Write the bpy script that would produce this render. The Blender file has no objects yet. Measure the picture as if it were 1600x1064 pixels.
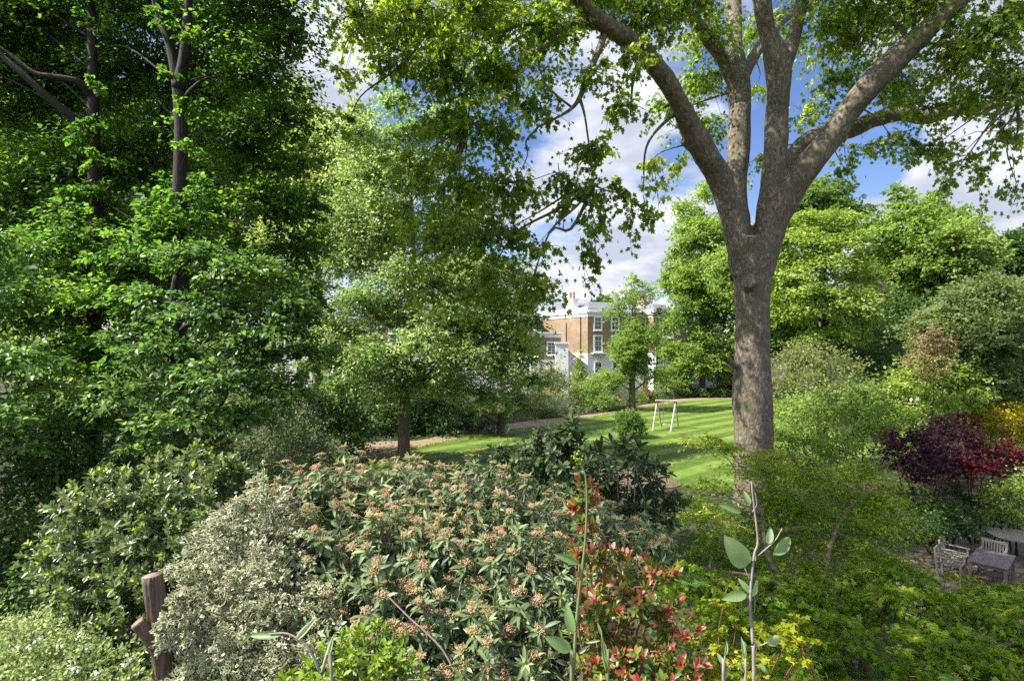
import bpy, math, random
import numpy as np
from mathutils import Vector

# ------------------------------------------------------------------ basics
sc = bpy.context.scene
COL = sc.collection
F, CH = 888.9, 6.4                      # focal length in photo pixels, eye height (m)
UP = np.array([0., 0., 1.])

def P(px, py, d):
    """point seen at photo pixel (px, py) at distance d metres along the view"""
    return np.array([(px - 800) / F * d, d, CH - (py - 532) / F * d])

def ground_z(x, y):
    t = np.clip((np.asarray(y, float) - 4.5) / 7.5, 0, 1)
    return 2.7 * (1 - t * t * (3 - 2 * t))

def G(px, py):
    d = CH * F / (py - 532)
    return np.array([(px - 800) / F * d, d])

def nrm(v):
    return v / np.maximum(np.linalg.norm(v, axis=-1, keepdims=True), 1e-9)

def col(r, g, b):
    """sRGB 0-255 -> linear"""
    f = lambda c: (c / 255 / 12.92) if c / 255 <= .04045 else ((c / 255 + .055) / 1.055) ** 2.4
    return (f(r), f(g), f(b), 1)

# ------------------------------------------------------------------ materials
class NT:
    def __init__(s, name):
        s.m = bpy.data.materials.new(name); s.m.use_nodes = True
        s.t = s.m.node_tree; s.n = s.t.nodes; s.l = s.t.links
        for x in list(s.n): s.n.remove(x)
        s.out = s.n.new('ShaderNodeOutputMaterial')
    def a(s, typ, **kw):
        x = s.n.new(typ)
        for k, v in kw.items():
            if k.startswith('_'): setattr(x, k[1:], v)
            else: x.inputs[k.replace('__', ' ')].default_value = v
        return x
    def k(s, a, b): s.l.new(a, b)
    def ramp(s, fac, stops):
        r = s.n.new('ShaderNodeValToRGB'); e = r.color_ramp.elements
        while len(e) < len(stops): e.new(.5)
        for i, (p, c) in enumerate(stops):
            e[i].position = p; e[i].color = c if len(c) == 4 else (*c, 1)
        s.k(fac, r.inputs[0]); return r.outputs[0]

def leaf_mat(name, stops, tfac=.46, rough=.5, spec=.18, tval=2.4, thue=.485, gain=1.5):
    m = NT(name); stops = [(p, [min(.85, x * gain) for x in k[:3]]) for p, k in stops]
    at = m.a('ShaderNodeAttribute', _attribute_name='tint')
    c = m.ramp(at.outputs['Fac'], [(p, (*k, 1)) for p, k in stops])
    b = m.a('ShaderNodeBsdfPrincipled', Roughness=rough)
    b.inputs['Specular IOR Level'].default_value = spec
    m.k(c, b.inputs['Base Color'])
    h = m.a('ShaderNodeHueSaturation', Hue=thue, Saturation=1.12, Value=tval)
    m.k(c, h.inputs['Color'])
    t = m.a('ShaderNodeBsdfTranslucent'); m.k(h.outputs[0], t.inputs[0])
    x = m.a('ShaderNodeMixShader', Fac=tfac)
    m.k(b.outputs[0], x.inputs[1]); m.k(t.outputs[0], x.inputs[2]); m.k(x.outputs[0], m.out.inputs[0])
    return m.m

def bark_mat(name, stops, scale=6, stretch=.25, bump=.6, dist=.03, rough=.85, patch=None):
    m = NT(name)
    tc = m.a('ShaderNodeTexCoord'); mp = m.a('ShaderNodeMapping')
    mp.inputs['Scale'].default_value = (1, 1, stretch); m.k(tc.outputs['Object'], mp.inputs[0])
    n = m.a('ShaderNodeTexNoise', Scale=scale, Detail=8, Roughness=.62); m.k(mp.outputs[0], n.inputs['Vector'])
    c = m.ramp(n.outputs[0], stops)
    if patch:
        n2 = m.a('ShaderNodeTexNoise', Scale=2.3, Detail=5, Roughness=.6); m.k(tc.outputs['Object'], n2.inputs['Vector'])
        f = m.ramp(n2.outputs[0], [(.50, (0, 0, 0)), (.60, (1, 1, 1))])
        mx = m.a('ShaderNodeMix', _data_type='RGBA'); m.k(f, mx.inputs[0]); m.k(c, mx.inputs[6])
        mx.inputs[7].default_value = patch; c = mx.outputs[2]
        n3 = m.a('ShaderNodeTexVoronoi', Scale=11.0); m.k(mp.outputs[0], n3.inputs['Vector'])
        f3 = m.ramp(n3.outputs['Distance'], [(.0, (.55, .55, .55)), (.22, (1, 1, 1))])
        m3 = m.a('ShaderNodeMix', _data_type='RGBA', _blend_type='MULTIPLY'); m3.inputs[0].default_value = .55
        m.k(c, m3.inputs[6]); m.k(f3, m3.inputs[7]); c = m3.outputs[2]
    b = m.a('ShaderNodeBsdfPrincipled', Roughness=rough); m.k(c, b.inputs['Base Color'])
    bp = m.a('ShaderNodeBump', Strength=bump, Distance=dist)
    m.k(n.outputs[0], bp.inputs['Height']); m.k(bp.outputs[0], b.inputs['Normal'])
    m.k(b.outputs[0], m.out.inputs[0]); return m.m

def noise_mat(name, stops, scale=5, detail=6, rough=.8, bump=0., dist=.02, coord='Object', spec=.3, scl=(1, 1, 1)):
    m = NT(name); tc = m.a('ShaderNodeTexCoord'); mp = m.a('ShaderNodeMapping')
    mp.inputs['Scale'].default_value = scl; m.k(tc.outputs[coord], mp.inputs[0])
    n = m.a('ShaderNodeTexNoise', Scale=scale, Detail=detail, Roughness=.6); m.k(mp.outputs[0], n.inputs['Vector'])
    b = m.a('ShaderNodeBsdfPrincipled', Roughness=rough); b.inputs['Specular IOR Level'].default_value = spec
    m.k(m.ramp(n.outputs[0], stops), b.inputs['Base Color'])
    if bump:
        bp = m.a('ShaderNodeBump', Strength=bump, Distance=dist)
        m.k(n.outputs[0], bp.inputs['Height']); m.k(bp.outputs[0], b.inputs['Normal'])
    m.k(b.outputs[0], m.out.inputs[0]); return m.m

def wood_mat(name, c1, c2):
    return noise_mat(name, [(.3, c1), (.7, c2)], scale=9, rough=.75, bump=.3, dist=.004, scl=(1, 1, 1))

def brick_mat():
    m = NT('stock_brick'); tc = m.a('ShaderNodeTexCoord')
    br = m.a('ShaderNodeTexBrick', Scale=1.0, Color1=col(150, 127, 99), Color2=col(126, 103, 79), Mortar=col(160, 146, 126))
    br.inputs['Brick Width'].default_value = .225; br.inputs['Row Height'].default_value = .075
    br.inputs['Mortar Size'].default_value = .008
    m.k(tc.outputs['UV'], br.inputs['Vector'])
    n = m.a('ShaderNodeTexNoise', Scale=.8, Detail=6); m.k(tc.outputs['UV'], n.inputs['Vector'])
    f = m.ramp(n.outputs[0], [(.3, (.72, .72, .72)), (.7, (1.08, 1.06, 1.02))])
    mx = m.a('ShaderNodeMix', _data_type='RGBA', _blend_type='MULTIPLY'); mx.inputs[0].default_value = 1
    m.k(br.outputs[0], mx.inputs[6]); m.k(f, mx.inputs[7])
    b = m.a('ShaderNodeBsdfPrincipled', Roughness=.85); m.k(mx.outputs[2], b.inputs['Base Color'])
    m.k(b.outputs[0], m.out.inputs[0]); return m.m

def lawn_mat():
    m = NT('mown_grass'); tc = m.a('ShaderNodeTexCoord')
    n = m.a('ShaderNodeTexNoise', Scale=1.1, Detail=7, Roughness=.65); m.k(tc.outputs['Object'], n.inputs['Vector'])
    n2 = m.a('ShaderNodeTexNoise', Scale=28, Detail=4, Roughness=.7); m.k(tc.outputs['Object'], n2.inputs['Vector'])
    mp = m.a('ShaderNodeMapping'); mp.inputs['Rotation'].default_value = (0, 0, math.radians(-40))
    m.k(tc.outputs['Object'], mp.inputs[0])
    # mowing stripes: bands across the local y axis, slightly wobbling
    w = m.a('ShaderNodeTexWave', Scale=.17, Distortion=.9, Detail=2, _wave_type='BANDS', _bands_direction='Y')
    w.inputs['Detail Scale'].default_value = .6
    m.k(mp.outputs[0], w.inputs['Vector'])
    c = m.ramp(n.outputs[0], [(.3, (.085, .15, .026)), (.52, (.125, .195, .034)), (.72, (.20, .23, .065))])
    s = m.ramp(w.outputs['Fac'], [(.3, (.68, .76, .64)), (.7, (1.3, 1.24, 1.2))])
    mx = m.a('ShaderNodeMix', _data_type='RGBA', _blend_type='MULTIPLY'); mx.inputs[0].default_value = 1
    m.k(c, mx.inputs[6]); m.k(s, mx.inputs[7])
    s2 = m.ramp(n2.outputs[0], [(.3, (.7, .72, .7)), (.7, (1.25, 1.22, 1.2))])
    m2 = m.a('ShaderNodeMix', _data_type='RGBA', _blend_type='MULTIPLY'); m2.inputs[0].default_value = .8
    m.k(mx.outputs[2], m2.inputs[6]); m.k(s2, m2.inputs[7])
    b = m.a('ShaderNodeBsdfPrincipled', Roughness=.7); b.inputs['Specular IOR Level'].default_value = .2
    m.k(m2.outputs[2], b.inputs['Base Color'])
    bp = m.a('ShaderNodeBump', Strength=.8, Distance=.05); m.k(n2.outputs[0], bp.inputs['Height'])
    m.k(bp.outputs[0], b.inputs['Normal']); m.k(b.outputs[0], m.out.inputs[0]); return m.m

def paving_mat():
    m = NT('stone_paving'); tc = m.a('ShaderNodeTexCoord'); mp = m.a('ShaderNodeMapping')
    mp.inputs['Rotation'].default_value = (0, 0, math.radians(42)); m.k(tc.outputs['Object'], mp.inputs[0])
    br = m.a('ShaderNodeTexBrick', Scale=1.0, Color1=col(128, 112, 96), Color2=col(104, 90, 78), Mortar=col(60, 58, 44))
    br.inputs['Brick Width'].default_value = .62; br.inputs['Row Height'].default_value = .42; br.inputs['Mortar Size'].default_value = .014
    m.k(mp.outputs[0], br.inputs['Vector'])
    n = m.a('ShaderNodeTexNoise', Scale=3, Detail=7); m.k(tc.outputs['Object'], n.inputs['Vector'])
    f = m.ramp(n.outputs[0], [(.3, (.55, .55, .5)), (.7, (1.1, 1.1, 1.05))])
    mx = m.a('ShaderNodeMix', _data_type='RGBA', _blend_type='MULTIPLY'); mx.inputs[0].default_value = 1
    m.k(br.outputs[0], mx.inputs[6]); m.k(f, mx.inputs[7])
    b = m.a('ShaderNodeBsdfPrincipled', Roughness=.8); m.k(mx.outputs[2], b.inputs['Base Color'])
    m.k(b.outputs[0], m.out.inputs[0]); return m.m

g = lambda r, gg, b: (r, gg, b)
M = {}
M['soil'] = noise_mat('leaf_litter_soil', [(.3, g(.018, .015, .009)), (.55, g(.05, .042, .022)), (.75, g(.085, .065, .035))], scale=3, detail=9, bump=.6, dist=.06)
M['lawn'] = lawn_mat()
M['mulch'] = noise_mat('bark_mulch', [(.3, g(.13, .088, .047)), (.5, g(.26, .188, .11)), (.72, g(.37, .285, .18))], scale=6, detail=9, bump=.7, dist=.05)
M['paving'] = paving_mat()
M['bed'] = noise_mat('composted_bark', [(.3, g(.06, .038, .026)), (.5, g(.125, .085, .058)), (.72, g(.20, .145, .10))], scale=6, detail=9, bump=.7, dist=.05)
M['brick'] = brick_mat()
M['stucco'] = noise_mat('white_stucco', [(.3, g(.70, .70, .70)), (.7, g(.82, .82, .81))], scale=1.5, rough=.7)
M['paint'] = noise_mat('white_paint', [(.3, g(.74, .74, .74)), (.7, g(.82, .82, .81))], scale=3, rough=.45)
M['slate'] = noise_mat('grey_slate', [(.3, g(.12, .12, .135)), (.7, g(.2, .2, .215))], scale=4, rough=.6)
M['lead'] = noise_mat('grey_lead', [(.3, g(.22, .23, .25)), (.7, g(.32, .33, .35))], scale=3, rough=.5)
M['terracotta'] = noise_mat('terracotta', [(.3, g(.24, .1, .06)), (.7, g(.36, .17, .1))], scale=6)
M['glass'] = noise_mat('window_glass', [(.3, g(.02, .024, .03)), (.7, g(.05, .06, .07))], scale=.8, rough=.06, spec=.8)
M['iron'] = noise_mat('dark_iron', [(.3, g(.03, .03, .032)), (.7, g(.06, .06, .06))], scale=8, rough=.5)
M['teak'] = wood_mat('weathered_teak', g(.20, .17, .14), g(.36, .32, .27))
M['tabletop'] = noise_mat('table_boards', [(.3, g(.15, .115, .115)), (.7, g(.235, .19, .18))], scale=5, rough=.55, bump=.2, dist=.004)
M['pole'] = noise_mat('peeled_pole', [(.3, g(.30, .265, .22)), (.7, g(.56, .51, .45))], scale=5, rough=.7)
M['polecap'] = noise_mat('dark_red_bracket', [(.3, g(.10, .03, .03)), (.7, g(.16, .05, .045))], scale=5)
M['rope'] = noise_mat('swing_rope', [(.3, g(.10, .11, .12)), (.7, g(.2, .21, .22))], scale=20)
M['seatp'] = noise_mat('pale_plastic', [(.3, g(.55, .62, .58)), (.7, g(.65, .7, .66))], scale=5, rough=.4)
M['bark_plane'] = bark_mat('plane_bark', [(.32, g(.055, .042, .028)), (.44, g(.13, .102, .071)), (.56, g(.20, .162, .117)), (.68, g(.33, .28, .21))], scale=13, stretch=.5, bump=1., dist=.06, patch=(.115, .10, .06, 1))
M['bark_dark'] = bark_mat('dark_bark', [(.3, g(.010, .007, .005)), (.55, g(.022, .016, .011)), (.75, g(.038, .029, .021))], scale=12, stretch=.12, bump=.8, dist=.03)
M['bark_mid'] = bark_mat('brown_bark', [(.3, g(.06, .045, .03)), (.55, g(.13, .10, .07)), (.75, g(.2, .16, .115))], scale=12, stretch=.2, bump=.8, dist=.03)
M['cutwood'] = bark_mat('weathered_stump', [(.3, g(.04, .026, .017)), (.5, g(.10, .068, .046)), (.72, g(.18, .13, .095))], scale=26, stretch=.07, bump=.9, dist=.012)
M['endgrain'] = noise_mat('end_grain', [(.3, g(.16, .115, .085)), (.7, g(.30, .235, .19))], scale=14)
M['stem_grey'] = noise_mat('grey_stem', [(.3, g(.20, .165, .15)), (.7, g(.34, .29, .26))], scale=20)
M['stem_green'] = noise_mat('green_stem', [(.3, g(.10, .15, .05)), (.7, g(.18, .23, .09))], scale=20)
M['stem_red'] = noise_mat('red_brown_stem', [(.3, g(.20, .07, .04)), (.7, g(.3, .12, .07))], scale=20)

L = {}
L['plane'] = leaf_mat('plane_leaf', [(0, g(.042, .075, .010)), (.5, g(.08, .125, .018)), (.85, g(.13, .18, .034)), (1, g(.21, .22, .06))], tfac=.56, gain=1.85)
L['lime'] = leaf_mat('lime_leaf', [(0, g(.032, .072, .014)), (.6, g(.062, .118, .022)), (1, g(.11, .17, .036))], tfac=.55, tval=2.4, thue=.49, gain=1.65)
L['hazel'] = leaf_mat('hazel_leaf', [(0, g(.042, .09, .022)), (.6, g(.08, .145, .034)), (1, g(.145, .205, .06))], tfac=.45, spec=.45, rough=.4, tval=2.1, thue=.49)
M2 = [(0, g(.05, .10, .022)), (.6, g(.10, .165, .038)), (1, g(.2, .255, .085))]
L['midtree'] = leaf_mat('maple_leaf', [(0, g(.066, .11, .03)), (.6, g(.125, .18, .055)), (1, g(.25, .29, .14))], tfac=.5, spec=.45, rough=.36, gain=1.6, thue=.49)
L['pale'] = leaf_mat('pale_leaf', [(0, g(.10, .15, .035)), (.6, g(.17, .22, .06)), (1, g(.28, .31, .12))], tfac=.4)
L['bright'] = leaf_mat('bright_green_leaf', [(0, g(.07, .12, .026)), (.6, g(.125, .185, .045)), (1, g(.22, .27, .085))], tfac=.46)
L['acacia'] = leaf_mat('yellow_green_leaf', [(0, g(.085, .14, .025)), (.6, g(.145, .20, .044)), (.94, g(.22, .265, .075)), (1, g(.42, .42, .24))], tfac=.46)
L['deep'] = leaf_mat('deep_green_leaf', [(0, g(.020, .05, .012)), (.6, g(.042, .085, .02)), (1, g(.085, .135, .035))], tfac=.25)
L['oak'] = leaf_mat('evergreen_oak_leaf', [(0, g(.06, .09, .028)), (.6, g(.105, .14, .05)), (1, g(.17, .20, .085))], tfac=.36, spec=.1)
L['mixed'] = leaf_mat('shrub_leaf', [(0, g(.045, .085, .02)), (.6, g(.085, .14, .034)), (1, g(.17, .215, .07))], tfac=.42)
L['olive'] = leaf_mat('olive_leaf', [(0, g(.085, .11, .035)), (.6, g(.155, .175, .065)), (1, g(.27, .26, .13))], tfac=.4)
L['brownish'] = leaf_mat('bronze_leaf', [(0, g(.10, .085, .035)), (.6, g(.19, .15, .07)), (1, g(.27, .21, .11))], tfac=.3)
L['silver'] = leaf_mat('silver_leaf', [(0, g(.16, .20, .14)), (.6, g(.28, .33, .25)), (1, g(.42, .46, .38))], tfac=.2, gain=1.0)
L['greygreen'] = leaf_mat('grey_green_leaf', [(0, g(.06, .09, .04)), (.6, g(.12, .155, .075)), (1, g(.22, .24, .15))], tfac=.38)
L['yellow'] = leaf_mat('golden_leaf', [(0, g(.20, .22, .02)), (.6, g(.42, .36, .02)), (1, g(.58, .44, .05))], tfac=.35, thue=.5, tval=1.2, gain=1.0)
L['purple'] = leaf_mat('purple_leaf', [(0, g(.022, .009, .014)), (.7, g(.055, .016, .026)), (1, g(.11, .04, .055))], tfac=.25, thue=.5, tval=1.3)
L['redacer'] = leaf_mat('crimson_leaf', [(0, g(.035, .007, .010)), (.7, g(.085, .014, .018)), (1, g(.17, .045, .04))], tfac=.35, thue=.5, tval=1.3)
L['acer'] = leaf_mat('japanese_maple_leaf', [(0, g(.058, .105, .010)), (.6, g(.108, .165, .017)), (.97, g(.17, .23, .034)), (1, g(.22, .24, .05))], tfac=.6, tval=2.6, gain=1.65)
L['golden'] = leaf_mat('golden_maple_leaf', [(0, g(.20, .27, .012)), (.6, g(.36, .40, .02)), (1, g(.52, .5, .05))], tfac=.4, thue=.5, tval=1.25, gain=1.0)
L['choisya'] = leaf_mat('lime_green_leaf', [(0, g(.12, .21, .025)), (.6, g(.23, .34, .04)), (1, g(.36, .45, .08))], tfac=.35, thue=.5, tval=1.2, gain=1.0)
L['bay'] = leaf_mat('bay_leaf', [(0, g(.05, .085, .025)), (.55, g(.105, .15, .05)), (.8, g(.19, .225, .09)), (.84, g(.22, .28, .045)), (1, g(.33, .38, .06))], tfac=.3, spec=.6, rough=.34, gain=1.25)
L['varieg'] = leaf_mat('variegated_leaf', [(0, g(.045, .075, .028)), (.6, g(.105, .145, .06)), (.75, g(.34, .37, .19)), (1, g(.60, .60, .41))], tfac=.3, spec=.45, rough=.4, gain=1, tval=1.3)
L['vib'] = leaf_mat('leathery_leaf', [(0, g(.05, .075, .032)), (.6, g(.105, .145, .064)), (.85, g(.19, .235, .105)), (1, g(.29, .31, .15))], tfac=.25, spec=.35, rough=.48)
L['rhodo'] = leaf_mat('rhododendron_leaf', [(0, g(.022, .04, .014)), (.6, g(.045, .07, .025)), (.93, g(.085, .12, .045)), (1, g(.30, .17, .04))], tfac=.2, spec=.3, rough=.45)
L['photinia'] = leaf_mat('photinia_leaf', [(0, g(.10, .17, .03)), (.36, g(.23, .28, .05)), (.46, g(.34, .16, .06)), (.64, g(.38, .075, .05)), (.85, g(.46, .15, .115)), (1, g(.62, .38, .32))], tfac=.36, spec=.6, rough=.33, thue=.5, tval=1.4, gain=1.)
L['magnolia'] = leaf_mat('felted_leaf', [(0, g(.09, .16, .05)), (.5, g(.15, .22, .085)), (1, g(.27, .33, .2))], tfac=.42, spec=.5, rough=.4)
L['spiraea'] = leaf_mat('spiraea_leaf', [(0, g(.10, .14, .05)), (.6, g(.18, .22, .09)), (1, g(.34, .36, .2))], tfac=.4)
L['fern'] = leaf_mat('fern_leaf', [(0, g(.06, .15, .025)), (1, g(.13, .24, .05))], tfac=.4)
L['flower'] = leaf_mat('rusty_flower', [(0, g(.26, .16, .08)), (.5, g(.48, .305, .165)), (1, g(.62, .47, .30))], tfac=.15, rough=.8, spec=.1, thue=.5, tval=1, gain=1)
L['white'] = leaf_mat('white_petal', [(0, g(.62, .62, .56)), (1, g(.82, .82, .78))], tfac=.2, thue=.5, tval=1, gain=1.0)
L['ground'] = leaf_mat('ivy_leaf', [(0, g(.02, .055, .012)), (.6, g(.045, .095, .022)), (1, g(.10, .15, .045))], tfac=.3)

# ------------------------------------------------------------------ mesh building
def mesh_from(name, V, loops, starts, tint=None, mats=(), smooth=False, midx=None):
    me = bpy.data.meshes.new(name)
    me.vertices.add(len(V)); me.vertices.foreach_set('co', np.ascontiguousarray(V, np.float32).ravel())
    me.loops.add(len(loops)); me.loops.foreach_set('vertex_index', np.ascontiguousarray(loops, np.int32))
    me.polygons.add(len(starts)); me.polygons.foreach_set('loop_start', np.ascontiguousarray(starts, np.int32))
    if smooth: me.polygons.foreach_set('use_smooth', np.ones(len(starts), bool))
    if midx is not None: me.polygons.foreach_set('material_index', np.ascontiguousarray(midx, np.int32))
    me.update(calc_edges=True)
    if tint is not None:
        me.attributes.new('tint', 'FLOAT', 'FACE').data.foreach_set('value', np.ascontiguousarray(tint, np.float32))
    for m in mats: me.materials.append(m)
    return me

class Tpl:
    def __init__(s, verts, faces, ft=None):
        s.v = np.array(verts, float)
        s.f = faces
        s.loop = np.concatenate([np.array(f) for f in faces]); s.tot = np.array([len(f) for f in faces])
        s.ft = np.array(ft if ft is not None else [-1] * len(faces), float)

def sym(pts, fold=.12, mid=None):
    """leaf symmetrical about its midrib: pts = right outline from base to tip [(x, y, z)]"""
    n = len(pts); v = [(0, 0, 0)]
    for x, y, z in pts[:-1]: v.append((x, y, z + fold * x))
    v.append((0, pts[-1][1], pts[-1][2]))
    for x, y, z in pts[:-1]: v.append((-x, y, z + fold * x))
    m = mid or (0, .45, -.01); v.append(m); c = len(v) - 1
    R = list(range(0, n + 1)); Lf = [0] + list(range(n + 1, 2 * n)) + [n]
    f = []
    for i in range(n): f.append((c, R[i], R[i + 1])); f.append((c, Lf[i + 1], Lf[i]))
    return Tpl(v, f)

T = {}
T['rhomb'] = Tpl([(0, 0, 0), (.34, .5, .1), (0, 1, 0), (-.34, .5, .1)], [(0, 1, 2), (0, 2, 3)])
T['oval'] = Tpl([(0, 0, 0), (.30, .35, .06), (.22, .75, .02), (0, 1, -.1), (-.22, .75, .02), (-.30, .35, .06), (0, .5, -.03)],
                [(0, 1, 6), (1, 2, 6), (2, 3, 6), (3, 4, 6), (4, 5, 6), (5, 0, 6)])
T['heart'] = Tpl([(0, .06, 0), (.40, .22, .05), (.30, .68, .03), (0, 1.05, -.12), (-.30, .68, .03), (-.40, .22, .05)],
                 [(0, 1, 2, 3), (0, 3, 4, 5)])
T['lobed'] = sym([(.46, .04, .0), (.24, .32, .03), (.56, .60, -.06), (.19, .66, .02), (0, 1.05, -.1)], mid=(0, .34, -.02))
T['tri'] = sym([(.42, .12, -.03), (.16, .42, .02), (0, 1.0, -.1)], mid=(0, .3, -.02))
T['lance'] = Tpl([(0, 0, 0), (.07, .12, .03), (.145, .4, .045), (.11, .75, .0), (0, 1, -.16), (-.11, .75, .0), (-.145, .4, .045), (-.07, .12, .03), (0, .4, .01), (0, .75, -.04)],
                 [(0, 1, 2, 8), (8, 2, 3, 9), (9, 3, 4), (0, 8, 6, 7), (8, 9, 5, 6), (9, 4, 5)])
T['ellip'] = Tpl([(0, 0, 0), (.16, .25, .05), (.21, .55, .05), (.12, .85, .0), (0, 1, -.08), (-.12, .85, .0), (-.21, .55, .05), (-.16, .25, .05), (0, .4, 0), (0, .75, -.02)],
                 [(0, 1, 2, 8), (8, 2, 3, 9), (9, 3, 4), (0, 8, 6, 7), (8, 9, 5, 6), (9, 4, 5)])
T['varieg'] = Tpl([(0, 0, 0), (.30, .45, .08), (0, 1, 0), (-.30, .45, .08), (0, .16, -.01), (.17, .46, .035), (0, .8, -.01), (-.17, .46, .035)],
                  [(4, 5, 6), (4, 6, 7), (0, 1, 5, 4), (1, 2, 6, 5), (2, 3, 7, 6), (3, 0, 4, 7)], [-1, -1, .95, .95, .95, .95])
T['blob'] = Tpl([(.5, 0, 0), (-.5, 0, 0), (0, .5, 0), (0, -.5, 0), (0, 0, .5), (0, 0, -.5)],
                [(0, 2, 4), (2, 1, 4), (1, 3, 4), (3, 0, 4), (2, 0, 5), (1, 2, 5), (3, 1, 5), (0, 3, 5)])
def big_leaf(n=7, w=.30, curl=.25):
    ys = np.linspace(0, 1, n); v = []; f = []
    for y in ys:
        wd = w * (math.sin(math.pi * min(1, y * .93 + .035)) ** .75) * (1.15 - .35 * y) if 0 < y < 1 else .012
        z = -curl * y * y
        v += [(-wd, y, z + .28 * wd), (-wd * .5, y, z + .06 * wd), (0, y, z), (wd * .5, y, z + .06 * wd), (wd, y, z + .28 * wd)]
    for i in range(n - 1):
        for j in range(4): a = i * 5 + j; f.append((a, a + 1, a + 6, a + 5))
    return Tpl(v, f)
T['big'] = big_leaf(9)

class Acc:
    def __init__(s): s.V = []; s.Lp = []; s.T = []; s.t = []; s.n = 0
    def add(s, V, loop, tot, tint):
        s.V.append(V); s.Lp.append(loop + s.n); s.T.append(tot); s.t.append(tint); s.n += len(V)
    def leaves(s, tp, pos, ydir, ndir, size, tint, wid=1.):
        N = len(pos)
        if not N: return
        y = nrm(ydir); x = nrm(np.cross(y, ndir)); z = np.cross(x, y)
        size = np.broadcast_to(np.asarray(size, float), (N,))[:, None, None]
        v = tp.v[None] * size
        W = pos[:, None] + (v[..., 0:1] * wid) * x[:, None] + v[..., 1:2] * y[:, None] + v[..., 2:3] * z[:, None]
        k = len(tp.v)
        loop = (np.arange(N)[:, None] * k + tp.loop[None]).ravel()
        tint = np.broadcast_to(tint, (N,))
        ft = np.where(tp.ft[None] < 0, tint[:, None], tp.ft[None]).ravel()
        s.add(W.reshape(-1, 3), loop, np.tile(tp.tot, N), ft)
    def tube(s, pts, rad, sides=6, cap=True, tint=.5):
        pts = np.asarray(pts, float); rad = np.broadcast_to(np.asarray(rad, float), (len(pts),)); n = len(pts)
        d = nrm(np.gradient(pts, axis=0))
        ref = np.array([0., 1., 0.]) if abs(d[:, 2]).mean() > .6 else UP
        x = nrm(np.cross(d, ref)); y = np.cross(d, x)
        a = np.arange(sides) * 2 * math.pi / sides
        V = pts[:, None] + rad[:, None, None] * (np.cos(a)[None, :, None] * x[:, None] + np.sin(a)[None, :, None] * y[:, None])
        i = np.arange(n - 1)[:, None] * sides; j = np.arange(sides)[None]; j2 = (j + 1) % sides
        q = np.stack([i + j, i + j2, i + sides + j2, i + sides + j], -1).reshape(-1)
        tot = np.full((n - 1) * sides, 4)
        if cap:
            q = np.concatenate([q, np.arange(sides)[::-1], (n - 1) * sides + np.arange(sides)]); tot = np.concatenate([tot, [sides, sides]])
        s.add(V.reshape(-1, 3), q, tot, np.full(len(tot), tint))
    def twigs(s, A, B, ra, rb, sag=None):
        """many three-sided two-segment twigs from A to B"""
        N = len(A)
        if not N: return
        Mi = (A + B) / 2
        if sag is not None: Mi = Mi + sag
        d = nrm(B - A); x = nrm(np.cross(d, UP + .01)); y = np.cross(d, x)
        ang = np.arange(3) * 2 * math.pi / 3
        ring = np.cos(ang)[None, :, None] * x[:, None] + np.sin(ang)[None, :, None] * y[:, None]
        ra = np.broadcast_to(ra, (N,))[:, None, None]; rb = np.broadcast_to(rb, (N,))[:, None, None]
        V = np.concatenate([A[:, None] + ring * ra, Mi[:, None] + ring * (ra + rb) / 2, B[:, None] + ring * rb], 1)
        f = []
        for i in (0, 3):
            for j in range(3): f += [i + j, i + (j + 1) % 3, i + 3 + (j + 1) % 3, i + 3 + j]
        loop = (np.arange(N)[:, None] * 9 + np.array(f)[None]).ravel()
        s.add(V.reshape(-1, 3), loop, np.full(N * 6, 4), np.full(N * 6, .5))
    def mesh(s, name, mats, origin, smooth=False):
        V = np.concatenate(s.V) - np.asarray(origin)[None]
        tot = np.concatenate(s.T); st = np.concatenate([[0], np.cumsum(tot)[:-1]])
        return mesh_from(name, V, np.concatenate(s.Lp), st, np.concatenate(s.t), mats, smooth)

def tag(o, label=None, cat=None, group=None, kind=None):
    if label: o['label'] = label
    if cat: o['category'] = cat
    if group: o['group'] = group
    if kind: o['kind'] = kind
    return o
def empty(name, loc, label, cat, group=None, rz=0):
    o = bpy.data.objects.new(name, None); COL.objects.link(o); o.location = loc; o.rotation_euler = (0, 0, rz)
    o.empty_display_size = .2
    return tag(o, label, cat, group)
def link(name, me, parent=None, loc=None):
    o = bpy.data.objects.new(name, me); COL.objects.link(o)
    if parent is not None: o.parent = parent
    if loc is not None: o.location = loc
    return o

def catmull(pts, n=5):
    p = np.asarray(pts, float)
    q = np.vstack([2 * p[0] - p[1], p, 2 * p[-1] - p[-2]]); out = []
    for i in range(1, len(q) - 2):
        for t in np.arange(n) / n:
            a, b, c, d = q[i - 1], q[i], q[i + 1], q[i + 2]
            out.append(.5 * (2 * b + (c - a) * t + (2 * a - 5 * b + 4 * c - d) * t * t + (3 * b - a - 3 * c + d) * t ** 3))
    out.append(p[-1]); return np.array(out)

# ------------------------------------------------------------------ foliage
def lobe(px, py, d, r, fz=.85, dx=1.):
    R = r * d / F
    return (P(px, py, d), np.array([R * dx, R * dx, R * fz]))

def ell_lobes(rng, px, py, rx, ry, d, n, fr=.42, lo=.35, hi=.72, fz=.85, top=0.):
    C = P(px, py, d); R = np.array([rx, rx, ry]) * d / F; out = []
    for i in range(n):
        u = nrm(rng.normal(size=3)); u[2] = u[2] * .9 + top * .3
        if u[1] > .55 and rng.random() < .6: u[1] *= -1
        f = rng.uniform(lo, hi); r = fr * min(R[0], R[2]) * rng.uniform(.65, 1.25)
        out.append((C + R * u * f, np.array([r * 1.1, r * 1.1, r * fz])))
    return out

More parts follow.
